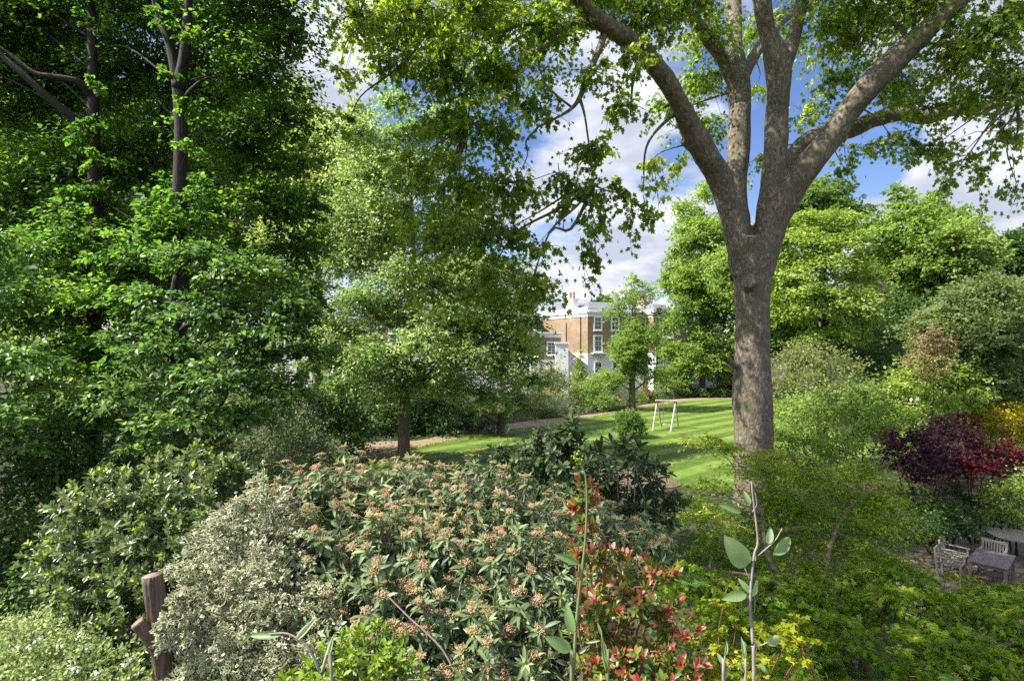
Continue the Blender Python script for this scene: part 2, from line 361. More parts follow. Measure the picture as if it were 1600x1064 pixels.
def sprays(rng, lobes, dens, inner=.25, low=-.45, jit=.25, rag=.22):
    B, Tp, I = [], [], []
    for k, (C, R) in enumerate(lobes):
        area = 4 * math.pi * (np.mean(R ** 1.6)) ** (2 / 1.6)
        n = max(5, int(area * dens))
        u = nrm(rng.normal(size=(int(n * 1.6) + 4, 3)))
        keep = (u[:, 2] > low) | (rng.random(len(u)) < .25)
        u = u[keep][:n]; n = len(u)
        f = np.where(rng.random(n) < inner, rng.uniform(.35, .8, n), 1 + rag * rng.normal(size=n))[:, None]
        tip = C + R * u * f
        base = C + R * u * f * .38 + rng.normal(size=(n, 3)) * R * jit * .4
        B.append(base); Tp.append(tip); I.append(np.full(n, k))
    return np.concatenate(B), np.concatenate(Tp), np.concatenate(I)

def fill(acc, rng, B, Tp, I, tp, size, n, width=.4, flat=.12, droop=.35, ub=1., sag=.15, yaw=.5, tbias=None, rnd=.55, tsd=.2, keepf=None):
    S = len(B)
    d = Tp - B; ln = np.linalg.norm(d, axis=1); dn = nrm(d)
    lat = nrm(np.cross(dn, UP) + 1e-4); upv = np.cross(lat, dn)
    ct = rng.normal(0, 1, S) * tsd * .8
    lob = rng.normal(0, 1, I.max() + 1) * tsd * .6
    k = np.repeat(np.arange(S), n); N = len(k)
    t = rng.random(N) ** .7 * .95 + .08
    w = rng.normal(0, .5, N) * width * (1.1 - .5 * t)
    h = rng.normal(0, .5, N) * flat
    pos = B[k] + d[k] * t[:, None] + lat[k] * (w * ln[k])[:, None] + upv[k] * (h * ln[k])[:, None]
    pos[:, 2] -= sag * ln[k] * (t ** 2 + (w / max(width, 1e-3)) ** 2 * .25)
    y = dn[k] * .7 + lat[k] * np.sign(w)[:, None] * yaw + rng.normal(size=(N, 3)) * .45
    y[:, 2] -= droop
    nn = UP * ub + dn[k] * .25 + rng.normal(size=(N, 3)) * rnd
    tint = .45 + ct[k] + lob[I[k]] + rng.normal(0, tsd, N)
    if tbias is not None: tint = tint + tbias[k]
    sz = size * rng.uniform(.65, 1.2, N)
    if keepf is not None:
        m = keepf(pos); pos, y, nn, sz, tint = pos[m], y[m], nn[m], sz[m], tint[m]
    acc.leaves(tp, pos, y, nn, sz, np.clip(tint, 0, 1))

def limb_path(rng, A, B, arch=.12, wob=.06):
    A = np.asarray(A); B = np.asarray(B); ln = np.linalg.norm(B - A)
    t = np.array([0, .3, .62, 1.])[:, None]
    p = A + (B - A) * t + rng.normal(size=(4, 3)) * wob * ln * np.array([0, .5, .8, 0])[:, None]
    p[:, 2] += arch * ln * np.array([0, .45, .7, 0])
    return catmull(p, 4)

def tree(name, label, cat, base, trunk, lobes, mat, bark, seed=1, group=None, tpl='rhomb', size=.2, dens=3., n=20,
         width=.45, flat=.15, droop=.35, ub=1., sag=.15, twigs=True, limb_r=.07, rag=.22, inner=.25, yaw=.5, rnd=.55, tsd=.2,
         low=-.45, keepf=None, limbs=True, sides=8, lo=0.):
    """root Empty > trunk (with its limbs), twigs, crown"""
    rng = np.random.default_rng(seed)
    bz = float(ground_z(base[0], base[1])); org = np.array([base[0], base[1], bz])
    root = empty(name, org, label, cat, group)
    tr = [np.array([base[0], base[1], bz - .15])] + [np.asarray(p) for p, r in trunk]
    rr = [trunk[0][1] * 1.35] + [r for p, r in trunk]
    tp_ = catmull(np.array(tr), 5); rp = catmull(np.array([[r, 0, 0] for r in rr]), 5)[:, 0]
    a = Acc(); a.tube(tp_, rp, sides)
    if limbs:
        for C, R in lobes:
            # leave the trunk below the lobe
            w = np.linalg.norm(tp_[:, :2] - C[None, :2], axis=1) + 1.4 * np.abs(tp_[:, 2] - (C[2] - .55 * np.linalg.norm(tp_[:, :2] - C[None, :2], axis=1)))
            i = max(2, int(lo * rng.uniform(1, 1.6) * len(tp_)), int(np.argmin(w))); q = limb_path(rng, tp_[i], C, .08, .05)
            r0 = min(rp[i] * .6, limb_r * (.5 + .5 * np.linalg.norm(R)))
            a.tube(q, np.linspace(r0, r0 * .3, len(q)), 5)
    link('trunk', a.mesh('trunk', [bark], org, True), root)
    B, Tp, I = sprays(rng, lobes, dens, inner, low, rag=rag)
    if twigs:
        tw = Acc(); C = np.array([l[0] for l in lobes])[I]
        far = rng.random(len(B)) < .5
        r = .004 + .0022 * np.linalg.norm(Tp - B, axis=1)
        tw.twigs(B, Tp, r * 1.9, r * .7, np.stack([0 * r, 0 * r, -.04 * np.linalg.norm(Tp - B, axis=1)], -1))
        tw.twigs(C[far], B[far], r[far] * 2.2, r[far] * 1.3)
        link('twigs', tw.mesh('twigs', [bark], org), root)
    c = Acc(); fill(c, rng, B, Tp, I, T[tpl], size, n, width, flat, droop, ub, sag, yaw, None, rnd, tsd, keepf)
    link('crown', c.mesh('crown', [mat], org), root)
    return root

def shrub(name, label, cat, lobes, mat, seed=1, group=None, tpl='rhomb', size=.12, dens=8., n=18, width=.5, flat=.25, droop=.2, ub=.8,
          sag=.08, rag=.2, inner=.25, stems=None, stem_r=.02, yaw=.5, rnd=.6, tsd=.2, low=-.6, keepf=None, base=None):
    """root Empty > stems, foliage"""
    rng = np.random.default_rng(seed)
    cs = np.array([l[0] for l in lobes]); b = cs.mean(0)[:2] if base is None else np.asarray(base)
    bz = float(ground_z(b[0], b[1])); org = np.array([b[0], b[1], bz])
    root = empty(name, org, label, cat, group)
    a = Acc()
    for C, R in lobes:
        s0 = org + np.array([rng.normal() * .12, rng.normal() * .12, -.05]) + np.array([(C[0] - b[0]) * .25, (C[1] - b[1]) * .25, 0])
        s0[2] = float(ground_z(s0[0], s0[1])) - .05
        q = limb_path(rng, s0, C + np.array([0, 0, R[2] * .4]), .05, .05); a.tube(q, np.linspace(stem_r, stem_r * .3, len(q)), 5)
    B, Tp, I = sprays(rng, lobes, dens, inner, low, rag=rag)
    r = .003 + .002 * np.linalg.norm(Tp - B, axis=1)
    a.twigs(B, Tp, r, r * .4)
    link('stems', a.mesh('stems', [stems or M['bark_mid']], org, True), root)
    c = Acc(); fill(c, rng, B, Tp, I, T[tpl], size, n, width, flat, droop, ub, sag, yaw, None, rnd, tsd, keepf)
    link('foliage', c.mesh('foliage', [mat], org), root)
    return root, org, (B, Tp, I), rng

def whorls(acc, rng, tips, axes, m, size, op=(35, 85), tint=(.2, .6), tp=None, back=0., droop=.2, wid=1.):
    S = len(tips); k = np.repeat(np.arange(S), m); N = len(k)
    ax = nrm(axes)[k]; x = nrm(np.cross(ax, rng.normal(size=(S, 3))[k])); y = np.cross(ax, x)
    j = np.tile(np.arange(m), S)
    a = j * 2.399 + rng.uniform(0, 6.28, S)[k] + rng.normal(0, .2, N)
    o = np.radians(rng.uniform(op[0], op[1], N)) * (.55 + .6 * j / m)
    rad = np.cos(a)[:, None] * x + np.sin(a)[:, None] * y
    d = ax * np.cos(o)[:, None] + rad * np.sin(o)[:, None]; d[:, 2] -= droop
    nn = ax * np.sin(o)[:, None] - rad * np.cos(o)[:, None] + rng.normal(size=(N, 3)) * .15
    pos = tips[k] - ax * (back * (j / m))[:, None]
    t = rng.uniform(tint[0], tint[1], N) + rng.normal(0, .08, S)[k]
    acc.leaves(tp or T['lance'], pos, d, nn, size * rng.uniform(.65, 1.15, N), np.clip(t, 0, 1), wid)

def tips_on(rng, lobes, dens, low=-.35, rag=.12, front=.0):
    B, Tp, I = sprays(rng, lobes, dens, .12, low, rag=rag)
    C = np.array([l[0] for l in lobes])[I]
    return Tp, nrm(nrm(Tp - C) + np.array([0, 0, .55])), B

# ------------------------------------------------------------------ world, sun, camera
SUN_EL, SUN_AZ = 48., 13.         # sun almost due left of the view, high
e, az = math.radians(SUN_EL), math.radians(SUN_AZ)
sdir = Vector((-math.cos(az) * math.cos(e), -math.sin(az) * math.cos(e), math.sin(e)))
sun = bpy.data.lights.new('sun', 'SUN'); sun.energy = 5.0; sun.angle = math.radians(.5); sun.color = (1, .95, .86)
so = bpy.data.objects.new('sun', sun); COL.objects.link(so); so.rotation_euler = (-sdir).to_track_quat('-Z', 'Y').to_euler(); so.location = (-20, 0, 40)

w = bpy.data.worlds.new('World'); sc.world = w; w.use_nodes = True
nt = w.node_tree; N_, K = nt.nodes, nt.links
bg = N_['Background']; bg.inputs[1].default_value = .11
sky = N_.new('ShaderNodeTexSky'); sky.sky_type = 'NISHITA'; sky.sun_disc = False
sky.sun_elevation = e; sky.sun_rotation = math.atan2(sdir.x, sdir.y) % (2 * math.pi); sky.air_density = 1.0; sky.dust_density = .4; sky.ozone_density = 2.5
tc = N_.new('ShaderNodeTexCoord'); sep = N_.new('ShaderNodeSeparateXYZ'); K.new(tc.outputs['Generated'], sep.inputs[0])
def mth(op, a, b=None, c=None):
    x = N_.new('ShaderNodeMath'); x.operation = op
    for i, v in enumerate((a, b, c)):
        if v is None: continue
        if isinstance(v, (int, float)): x.inputs[i].default_value = v
        else: K.new(v, x.inputs[i])
    return x.outputs[0]
zz = mth('ADD', mth('MAXIMUM', sep.outputs[2], 0.), .28)
cmb = N_.new('ShaderNodeCombineXYZ'); K.new(mth('DIVIDE', sep.outputs[0], zz), cmb.inputs[0]); K.new(mth('DIVIDE', sep.outputs[1], zz), cmb.inputs[1])
cmb.inputs[2].default_value = 3.7
def wnoise(scale, det, rough, off=(0, 0, 0)):
    mp = N_.new('ShaderNodeMapping'); mp.inputs['Location'].default_value = off; K.new(cmb.outputs[0], mp.inputs[0])
    n = N_.new('ShaderNodeTexNoise'); n.inputs['Scale'].default_value = scale; n.inputs['Detail'].default_value = det; n.inputs['Roughness'].default_value = rough
    K.new(mp.outputs[0], n.inputs['Vector']); return n.outputs[0]
def spot(px, py, rad, amt):
    """a soft patch of more (amt > 0) or less cloud about one direction of the sky"""
    return spotv(nrm(np.array([(px - 800) / F, 1, -(py - 532) / F])), rad, amt)
def spotv(v, rad, amt):
    dn = N_.new('ShaderNodeVectorMath'); dn.operation = 'DISTANCE'; dn.inputs[1].default_value = v
    nz = N_.new('ShaderNodeVectorMath'); nz.operation = 'NORMALIZE'; K.new(tc.outputs['Generated'], nz.inputs[0]); K.new(nz.outputs[0], dn.inputs[0])
    mr = N_.new('ShaderNodeMapRange'); mr.interpolation_type = 'SMOOTHSTEP'; K.new(dn.outputs['Value'], mr.inputs[0])
    mr.inputs[1].default_value = 0; mr.inputs[2].default_value = rad; mr.inputs[3].default_value = amt; mr.inputs[4].default_value = 0
    return mr.outputs[0]
dens = wnoise(1.9, 9, .56)
for s in ((600, 150, .20, -.16), (1290, 150, .22, -.12), (1330, 245, .16, -.16), (1380, 270, .13, -.12), (1060, 270, .14, -.12), (1430, 265, .1, -.1), (870, 230, .12, -.1),
          (1450, 315, .24, .22), (1560, 300, .2, .2), (960, 400, .3, .15), (1050, 330, .12, .12), (1100, 310, .1, .12), (480, 60, .2, .18), (960, 130, .18, .12), (1500, 60, .25, .1), (1560, 345, .08, -.08)):
    dens = mth('ADD', dens, spot(*s))
mask = N_.new('ShaderNodeMapRange'); mask.interpolation_type = 'SMOOTHSTEP'; K.new(dens, mask.inputs[0])
mask.inputs[1].default_value = .46; mask.inputs[2].default_value = .60
shade = N_.new('ShaderNodeMapRange'); K.new(mth('ADD', mth('MULTIPLY', wnoise(3.1, 7, .55, (.12, .05, .4)), .8), mth('MULTIPLY', dens, .3)), shade.inputs[0])
shade.inputs[1].default_value = .47; shade.inputs[2].default_value = .66
cc = N_.new('ShaderNodeMix'); cc.data_type = 'RGBA'; K.new(shade.outputs[0], cc.inputs[0])
cc.inputs[6].default_value = (4.7, 4.75, 4.9, 1); cc.inputs[7].default_value = (2.5, 2.75, 3.35, 1)
hs = N_.new('ShaderNodeHueSaturation'); hs.inputs['Hue'].default_value = .515; hs.inputs['Saturation'].default_value = 1.15; hs.inputs['Value'].default_value = .74; K.new(sky.outputs[0], hs.inputs['Color'])
# extra cloud glow about the sun and behind the viewer, added to lift shadows
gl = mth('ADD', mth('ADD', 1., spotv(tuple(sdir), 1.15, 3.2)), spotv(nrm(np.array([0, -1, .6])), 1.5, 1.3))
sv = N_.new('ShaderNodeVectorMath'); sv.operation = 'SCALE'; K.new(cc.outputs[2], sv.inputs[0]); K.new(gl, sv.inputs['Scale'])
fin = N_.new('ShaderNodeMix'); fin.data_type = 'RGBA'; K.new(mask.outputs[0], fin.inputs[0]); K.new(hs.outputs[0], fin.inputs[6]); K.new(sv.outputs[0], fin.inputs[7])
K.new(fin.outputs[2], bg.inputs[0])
w.cycles.sampling_method = 'MANUAL'; w.cycles.sample_map_resolution = 512

cd = bpy.data.cameras.new('camera'); cd.sensor_width = 36; cd.lens = 20.; cd.clip_end = 3000; cd.clip_start = .05
cam = bpy.data.objects.new('camera', cd); COL.objects.link(cam); cam.location = (0, 0, CH); cam.rotation_euler = (math.pi / 2, 0, 0); sc.camera = cam
sc.view_settings.view_transform = 'Standard'; sc.view_settings.look = 'None'; sc.view_settings.exposure = 1.2; sc.view_settings.gamma = 1
sc.render.engine = 'CYCLES'; cy = sc.cycles
cy.max_bounces = 11; cy.diffuse_bounces = 7; cy.glossy_bounces = 2; cy.transmission_bounces = 9; cy.transparent_max_bounces = 4
cy.caustics_reflective = False; cy.caustics_refractive = False; cy.use_denoising = False; cy.sample_clamp_indirect = 6

# ------------------------------------------------------------------ ground
def axis(lo, hi, mid0, mid1, fine, coarse):
    a = list(np.arange(mid0, mid1 + 1e-6, fine)); s = fine
    while a[-1] < hi: s *= 1.35; a.append(min(hi, a[-1] + s))
    s = fine
    while a[0] > lo: s *= 1.35; a.insert(0, max(lo, a[0] - s))
    return np.array(a)
def ground_sheet():
    xs = axis(-1500, 1500, -30, 30, 1., 0); ys = axis(-60, 2500, -2, 16, .5, 0)
    X, Y = np.meshgrid(xs, ys); Z = ground_z(X, Y)
    V = np.stack([X, Y, Z], -1).reshape(-1, 3); nx, ny = len(xs), len(ys)
    i = (np.arange(ny - 1)[:, None] * nx + np.arange(nx - 1)[None]).ravel()
    q = np.stack([i, i + 1, i + nx + 1, i + nx], -1)
    me = mesh_from('ground', V, q.ravel(), np.arange(len(q)) * 4, None, [M['soil']], True)
    return tag(link('ground', me), kind='structure')
ground_sheet()

def flat_poly(name, pts, z, mat):
    V = np.array([(x, y, z) for x, y in pts]); n = len(V)
    me = mesh_from(name, V, np.arange(n), np.array([0]), None, [mat])
    return tag(link(name, me), kind='structure')
def curve2(pts, n=6):
    return catmull(np.array([(x, y, 0) for x, y in pts]), n)[:, :2]
up_e = [G(*p) for p in ((548, 694), (600, 690), (655, 688), (700, 678), (760, 668), (834, 657), (902, 650), (960, 642.5), (1003, 633), (1050, 624.5), (1105, 621), (1180, 621))]
lo_e = [G(*p) for p in ((560, 722), (612, 712), (668, 697), (735, 683), (800, 672.5), (868, 664), (953, 647.5), (1003, 639), (1050, 630.5), (1085, 627), (1130, 625), (1180, 624.5))]
pe = np.vstack([curve2(up_e), curve2(lo_e)[::-1]])
flat_poly('path', pe, .022, M['mulch'])
lawn_l = curve2([G(*p) for p in ((560, 735), (600, 712), (668, 696.5), (735, 682.5), (800, 672), (868, 663.5), (953, 647), (1003, 638.5), (1050, 630), (1085, 626.5), (1130, 624.5), (1200, 624))])
lawn_r = curve2([G(*p) for p in ((1240, 640), (1290, 668), (1390, 700), (1420, 690), (1430, 712), (1330, 742), (1230, 756), (1130, 765), (1030, 752), (960, 738), (880, 748), (780, 752), (700, 724), (640, 745))])
flat_poly('lawn', np.vstack([lawn_l, lawn_r]), .012, M['lawn'])
flat_poly('patio', [(8.8, 13.4), (9.6, 12.2), (17.5, 12.2), (20, 15), (19, 18.4), (13.5, 18.6), (10.2, 16.6)], .012, M['paving'])
bed = curve2([G(*p) for p in ((905, 748), (946, 728), (1000, 733), (1045, 746), (1065, 758), (1030, 768), (970, 772), (915, 766), (905, 748))])
bed_r = np.random.default_rng(4); bed = bed + bed_r.normal(0, .11, bed.shape)
flat_poly('bark_bed', bed[:-1], .030, M['bed'])

# loose grass blades along the lawn's margins and the mulch
def grass_edge():
    rng = np.random.default_rng(5); a = Acc(); e = np.vstack([lawn_l, lawn_r[::-1]])
    seg = np.vstack([lawn_l[:-1], lawn_r[:-1]]); nx_ = np.vstack([lawn_l[1:], lawn_r[1:]])
    ln = np.linalg.norm(nx_ - seg, axis=1); k = rng.choice(len(seg), 9000, p=ln / ln.sum()); t = rng.random(9000)[:, None]
    p = seg[k] + (nx_[k] - seg[k]) * t + rng.normal(size=(9000, 2)) * .07
    pos = np.c_[p, np.full(9000, .01)]
    a.leaves(T['rhomb'], pos, np.c_[rng.normal(size=(9000, 2)) * .5, np.ones(9000)], rng.normal(size=(9000, 3)) * [1, 1, .1], rng.uniform(.06, .16, 9000), rng.uniform(.2, .9, 9000), .35)
    # blades through the turf itself, nearest part
    n = 9000; q = np.c_[rng.uniform(-8, 17, n), rng.uniform(25, 50, n)]
    poly = np.vstack([lawn_l, lawn_r]); ins = np.zeros(n, bool); j = len(poly) - 1
    for i in range(len(poly)):
        (xi, yi), (xj, yj) = poly[i], poly[j]
        c = ((yi > q[:, 1]) != (yj > q[:, 1])) & (q[:, 0] < (xj - xi) * (q[:, 1] - yi) / (yj - yi + 1e-12) + xi); ins ^= c; j = i
    q = q[ins]; m = len(q)
    a.leaves(T['rhomb'], np.c_[q, np.full(m, .01)], np.c_[rng.normal(size=(m, 2)) * .6, np.ones(m)], rng.normal(size=(m, 3)) * [1, 1, .1], rng.uniform(.03, .07, m), rng.uniform(.3, 1, m), .4)
    o = link('grass', a.mesh('grass', [leaf_mat('grass_blade', [(0, g(.10, .17, .03)), (1, g(.2, .28, .05))], .3)], (0, 0, 0)))
    tag(o, kind='stuff')
grass_edge()

# ------------------------------------------------------------------ box builder
class MB:
    def __init__(s): s.v = []; s.f = []; s.uv = []
    def box(s, o, u, v, w_):
        """box from corner o with edge vectors u, v, w_"""
        o, u, v, w_ = (np.asarray(x, float) for x in (o, u, v, w_)); b = len(s.v)
        for c in (0, 1):
            for (i, j) in ((0, 0), (1, 0), (1, 1), (0, 1)): s.v.append(o + u * i + v * j + w_ * c)
        fs = [(0, 3, 2, 1), (4, 5, 6, 7), (0, 1, 5, 4), (1, 2, 6, 5), (2, 3, 7, 6), (3, 0, 4, 7)]
        if np.dot(np.cross(u, v), w_) < 0: fs = [f[::-1] for f in fs]
        s.f += [tuple(b + i for i in f) for f in fs]; return s
    def prism(s, pts, z0, z1):
        b = len(s.v); n = len(pts)
        for z in (z0, z1):
            for x, y in pts: s.v.append(np.array([x, y, z]))
        s.f.append(tuple(b + i for i in range(n))[::-1]); s.f.append(tuple(b + n + i for i in range(n)))
        for i in range(n): j = (i + 1) % n; s.f.append((b + i, b + j, b + n + j, b + n + i))
        return s
    def bar(s, A, B, r, sides=8, r2=None):
        a = Acc(); a.tube(np.array([A, B]), [r, r if r2 is None else r2], sides); V = np.concatenate(a.V); b = len(s.v); s.v += list(V)
        lp = np.concatenate(a.Lp); k = 0
        for t in np.concatenate(a.T): s.f.append(tuple(b + i for i in lp[k:k + t])); k += t
        return s
    def build(s, name, mat, parent=None, origin=(0, 0, 0), bevel=0., uv=False):
        me = bpy.data.meshes.new(name); me.from_pydata([tuple(p - np.asarray(origin)) for p in s.v], [], s.f); me.materials.append(mat)
        if uv:
            l = me.uv_layers.new(name='UVMap')
            for p in me.polygons:
                nn = p.normal
                for li in p.loop_indices:
                    co = me.vertices[me.loops[li].vertex_index].co
                    l.data[li].uv = ((co.x * -nn.y + co.y * nn.x), co.z) if abs(nn.z) < .7 else (co.x, co.y)
        o = link(name, me, parent)
        if bevel:
            m = o.modifiers.new('bevel', 'BEVEL'); m.width = bevel; m.segments = 2; m.limit_method = 'ANGLE'
        return o

# ------------------------------------------------------------------ terrace houses
def d2(a): return np.array([math.cos(math.radians(a)), math.sin(math.radians(a)), 0])
def window(parent, o, u, n, wd, ht, cols=2, rows=2, surround=.12, sill=True, name='window'):
    """sash window: o = lower left corner of the opening on the wall, u along the wall, n outward"""
    o = np.asarray(o, float); z = UP
    f = MB(); s = surround
    f.box(o - u * s - z * s + n * .003, u * s, z * (ht + 2 * s), n * .09); f.box(o + u * wd - z * s + n * .003, u * s, z * (ht + 2 * s), n * .09)
    f.box(o + z * ht + n * .003, u * wd, z * s, n * .09); f.box(o - z * s + n * .003, u * wd, z * s, n * .09)
    fr = .055
    fr0 = f.build(name, M['paint'], parent)
    c = MB()
    c.box(o + n * .012, u * fr, z * ht, n * .05); c.box(o + u * (wd - fr) + n * .012, u * fr, z * ht, n * .05)
    for k in range(1, cols): c.box(o + u * (wd * k / cols - .018) + n * .012, u * .036, z * ht, n * .042)
    for k in range(rows + 1):
        zz_ = min(max(ht * k / rows - .025, 0), ht - .05)
        c.box(o + u * fr + z * zz_ + n * .014, u * (wd - 2 * fr), z * .05, n * .045)
    c.build('frame', M['paint'], fr0)
    gl = MB(); gl.box(o + u * .01 + z * .01 + n * .006, u * (wd - .02), z * (ht - .02), n * .02); gl.build('pane', M['glass'], fr0)
    if sill: si = MB(); si.box(o - u * (s + .06) - z * (s + .09) + n * .003, u * (wd + 2 * s + .12), z * .085, n * .16); si.build('sill', M['stucco'], fr0)
    return fr0

def wall_block(parent, pts, z0, z1, mat, name='wall'):
    m = MB(); m.prism(pts, z0, z1); return m.build(name, mat, parent, uv=True)
def off(pts, k):
    p = np.asarray(pts, float); c = p.mean(0); n = len(p); out = []
    for i in range(n):
        a, b, cc_ = p[i - 1], p[i], p[(i + 1) % n]
        e1 = nrm(b - a); e2 = nrm(cc_ - b); n1 = np.array([e1[1], -e1[0]]); n2 = np.array([e2[1], -e2[0]])
        m = nrm(n1 + n2); out.append(b + m * k / max(.3, np.dot(m, n1)))
    return out
def hip_roof(parent, pts, z0, h, mat):
    p = np.asarray(off(pts, -.45)); c = p.mean(0); q = c + (p - c) * .42
    m = MB(); n = len(p)
    m.v += [np.array([x, y, z0]) for x, y in p] + [np.array([x, y, z0 + h]) for x, y in q]
    m.f.append(tuple(range(n, 2 * n)))
    for i in range(n): j = (i + 1) % n; m.f.append((i, j, n + j, n + i))
    return m.build('roof', mat, parent)
def chimney(roof, x, y, ang, lx, ly, z0, z1, pots, mat):
    u, v = d2(ang), d2(ang + 90); o = np.array([x, y, z0])
    m = MB(); m.box(o - u * lx / 2 - v * ly / 2, u * lx, v * ly, UP * (z1 - z0))
    m.box(np.array([x, y, z1 + .002]) - u * (lx / 2 + .1) - v * (ly / 2 + .1), u * (lx + .2), v * (ly + .2), UP * .16)
    ch = m.build('chimney', mat, roof)
    for i in range(pots):
        b = np.array([x, y, z1 + .16]) + u * ((i + .5) / pots - .5) * (lx - .1)
        k = MB(); k.bar(b, b + UP * .75, .15, 10, .12); k.bar(b + UP * .752, b + UP * .85, .155, 10); k.build('chimney_pot', M['terracotta'], ch)
    return ch

def house(label, corner, a_fac, wd, a_fl, dep, z_base, z_white, z_brick, z_cor, fwins, chim=None, brick=True, roof_h=1.1, group='houses of the terrace', balcony=None, drain=True, flwins=()):
    c = np.array([*corner, 0.]); u, v = d2(a_fac), d2(a_fl)
    pts = [c, c + u * wd, c + u * wd + v * dep, c + v * dep]; pts = [p[:2] for p in pts]
    root = empty('terrace_house', (corner[0], corner[1], 0), label, 'house', group)
    inv = np.array([corner[0], corner[1], 0])
    def sub(o):
        o.matrix_parent_inverse = root.matrix_basis.inverted(); return o
    root.matrix_basis  # root holds a plain translation
    n = np.array([u[1], -u[0], 0]); nf = np.array([-v[1], v[0], 0])
    if nf @ (c - (c + u)) < 0: nf = -nf
    objs = []
    objs.append(wall_block(root, pts, z_base, z_white, M['stucco'], 'ground_storey_wall'))
    objs.append(wall_block(root, off(pts, -.06), z_white, z_brick, M['brick'] if brick else M['stucco'], 'upper_wall'))
    m = MB(); m.prism(off(pts, .02), z_brick + .002, z_brick + .45); m.prism(off(pts, .22), z_brick + .452, z_brick + .62); m.prism(off(pts, .0), z_brick + .622, z_cor)
    m.prism(off(pts, .1), z_cor + .002, z_cor + .12)
    objs.append(m.build('cornice', M['stucco'], root))
    m = MB(); m.prism(off(pts, .05), z_white - .14, z_white + .06); objs.append(m.build('string_course', M['stucco'], root))
    r = hip_roof(root, pts, z_cor + .1, roof_h, M['slate']); objs.append(r)
    if chim:
        for k in chim:
            q = c + u * k[0] + v * k[1]; chimney(r, q[0], q[1], a_fac if k[6] else a_fl, k[2], k[3], k[4], k[5], k[7], M['stucco'] if k[8] else M['brick'])
    for (s, z, ww, hh, cols, rows, on_brick) in fwins:
        objs.append(window(root, c + u * s + UP * z + n * (-.06 if on_brick else 0), u, n, ww, hh, cols, rows))
    for (s, z, ww, hh, cols, rows, on_brick) in flwins:
        objs.append(window(root, c + v * s + UP * z + nf * (-.06 if on_brick else 0), v, nf, ww, hh, cols, rows))
    if balcony:
        s, z, ww = balcony; b = MB(); o = c + u * s + UP * z + n * .01
        b.box(o, u * ww, n * .75, UP * .12); sl = b.build('balcony', M['stucco'], root); objs.append(sl)
        k = MB()
        k.box(o + n * .70 + UP * 1.0, u * ww, n * .035, UP * .04)
        for i in range(int(ww / .12) + 1): k.box(o + n * .705 + u * min(i * .12, ww - .02) + UP * .122, u * .018, n * .018, UP * .878)
        k.build('railing', M['iron'], sl)
    if drain:
        k = MB(); o = c + v * (dep * .13) + nf * .03
        k.bar(o + UP * (z_base + .1), o + UP * (z_brick + .2), .055, 8)
        o = c + v * (dep * .42) + nf * .03; k.bar(o + UP * z_base, o + UP * (z_brick - .6), .05, 8)
        objs.append(k.build('drainpipe', M['iron'], root))
    for ob in objs:                                   # parts were built in world coordinates: bring them into the house's own frame
        if ob.parent is root:
            ob.location = (-corner[0], -corner[1], 0)
    return root

W_ = lambda px, d: (px - 800) / F * d
a0 = 12
house('brick terrace house with white chimney and sunlit flank, left of the slim young tree', (W_(918, 70), 70), a0, 7.4, 115, 12.2, 0, 4.7, 9.35, 10.35,
      [(.95, 7.75, .85, 1.5, 2, 3, 1), (.95, 5.1, .9, 1.85, 2, 3, 1), (3.2, 7.75, .85, 1.5, 2, 3, 1), (3.2, 5.1, .9, 1.85, 2, 3, 1), (5.4, 7.75, .85, 1.5, 2, 3, 1), (5.4, 5.1, .9, 1.85, 2, 3, 1), (1., 2.4, .8, 1.3, 2, 2, 0), (3.3, 2.2, .9, 1.5, 2, 2, 0)],
      chim=[(.2, 4.0, 1.7, .8, 10.4, 11.6, 0, 2, 1)], balcony=(.5, 4.78, 1.9), roof_h=.95)
house('brick terrace house with tall French windows and a balcony, right of the slim young tree', (W_(1021, 70.3), 70.3), a0, 3.4, 105, 8, 0, 4.75, 9.2, 10.1,
      [(1.35, 6.9, 1.2, 2.1, 2, 3, 1), (.35, 4.0 - .6, .9, 2.1, 2, 3, 0), (1.85, 3.4, 1.1, 2.1, 2, 3, 0)], chim=[(1.2, 5, 2.2, .8, 10.1, 11.4, 0, 3, 0)], balcony=(.6, 6.55, 2.7), roof_h=.9, drain=False)
house('plain white rendered house beyond the brick terrace, right of the balcony', (W_(1057, 73), 73), a0, 6.5, 102, 8, 0, 4.2, 8.4, 9.0,
      [(1.2, 5.4, .9, 1.6, 2, 2, 1), (3.6, 5.4, .9, 1.6, 2, 2, 1), (1.2, 2.0, .9, 1.6, 2, 2, 0)], brick=False, roof_h=1.1, drain=False)
house('low brick and white rear wing with sash windows, left of the sunlit flank', (W_(800, 66.5), 66.5), 5, 5.85, 96, 7, 0, 4.05, 6.75, 6.95,
      [(4.2, 4.75, .95, 1.4, 2, 4, 1), (1.6, 4.75, .95, 1.4, 2, 4, 1), (4.0, 1.2, 1.3, 1.75, 3, 3, 0), (.8, 1.9, 1.3, 1.9, 3, 3, 0)], roof_h=.25, drain=False)
house('long brick terrace house half hidden behind the leafy maple', (W_(560, 76), 76), 3, 23.5, 95, 9, 0, 4.6, 9.1, 10.1,
      [(1.5 + 2.6 * i, 7.4, .95, 1.5, 2, 3, 1) for i in range(8)] + [(1.5 + 2.6 * i, 5.0, .95, 1.8, 2, 3, 1) for i in range(8)] + [(1.5 + 2.6 * i, 1.6, 1.1, 1.9, 2, 3, 0) for i in range(8)],
      chim=[(5, 4, 2.4, .8, 10.6, 12.3, 0, 4, 0), (14, 4, 2.4, .8, 10.6, 12.3, 0, 4, 1)], roof_h=1.5, drain=False)
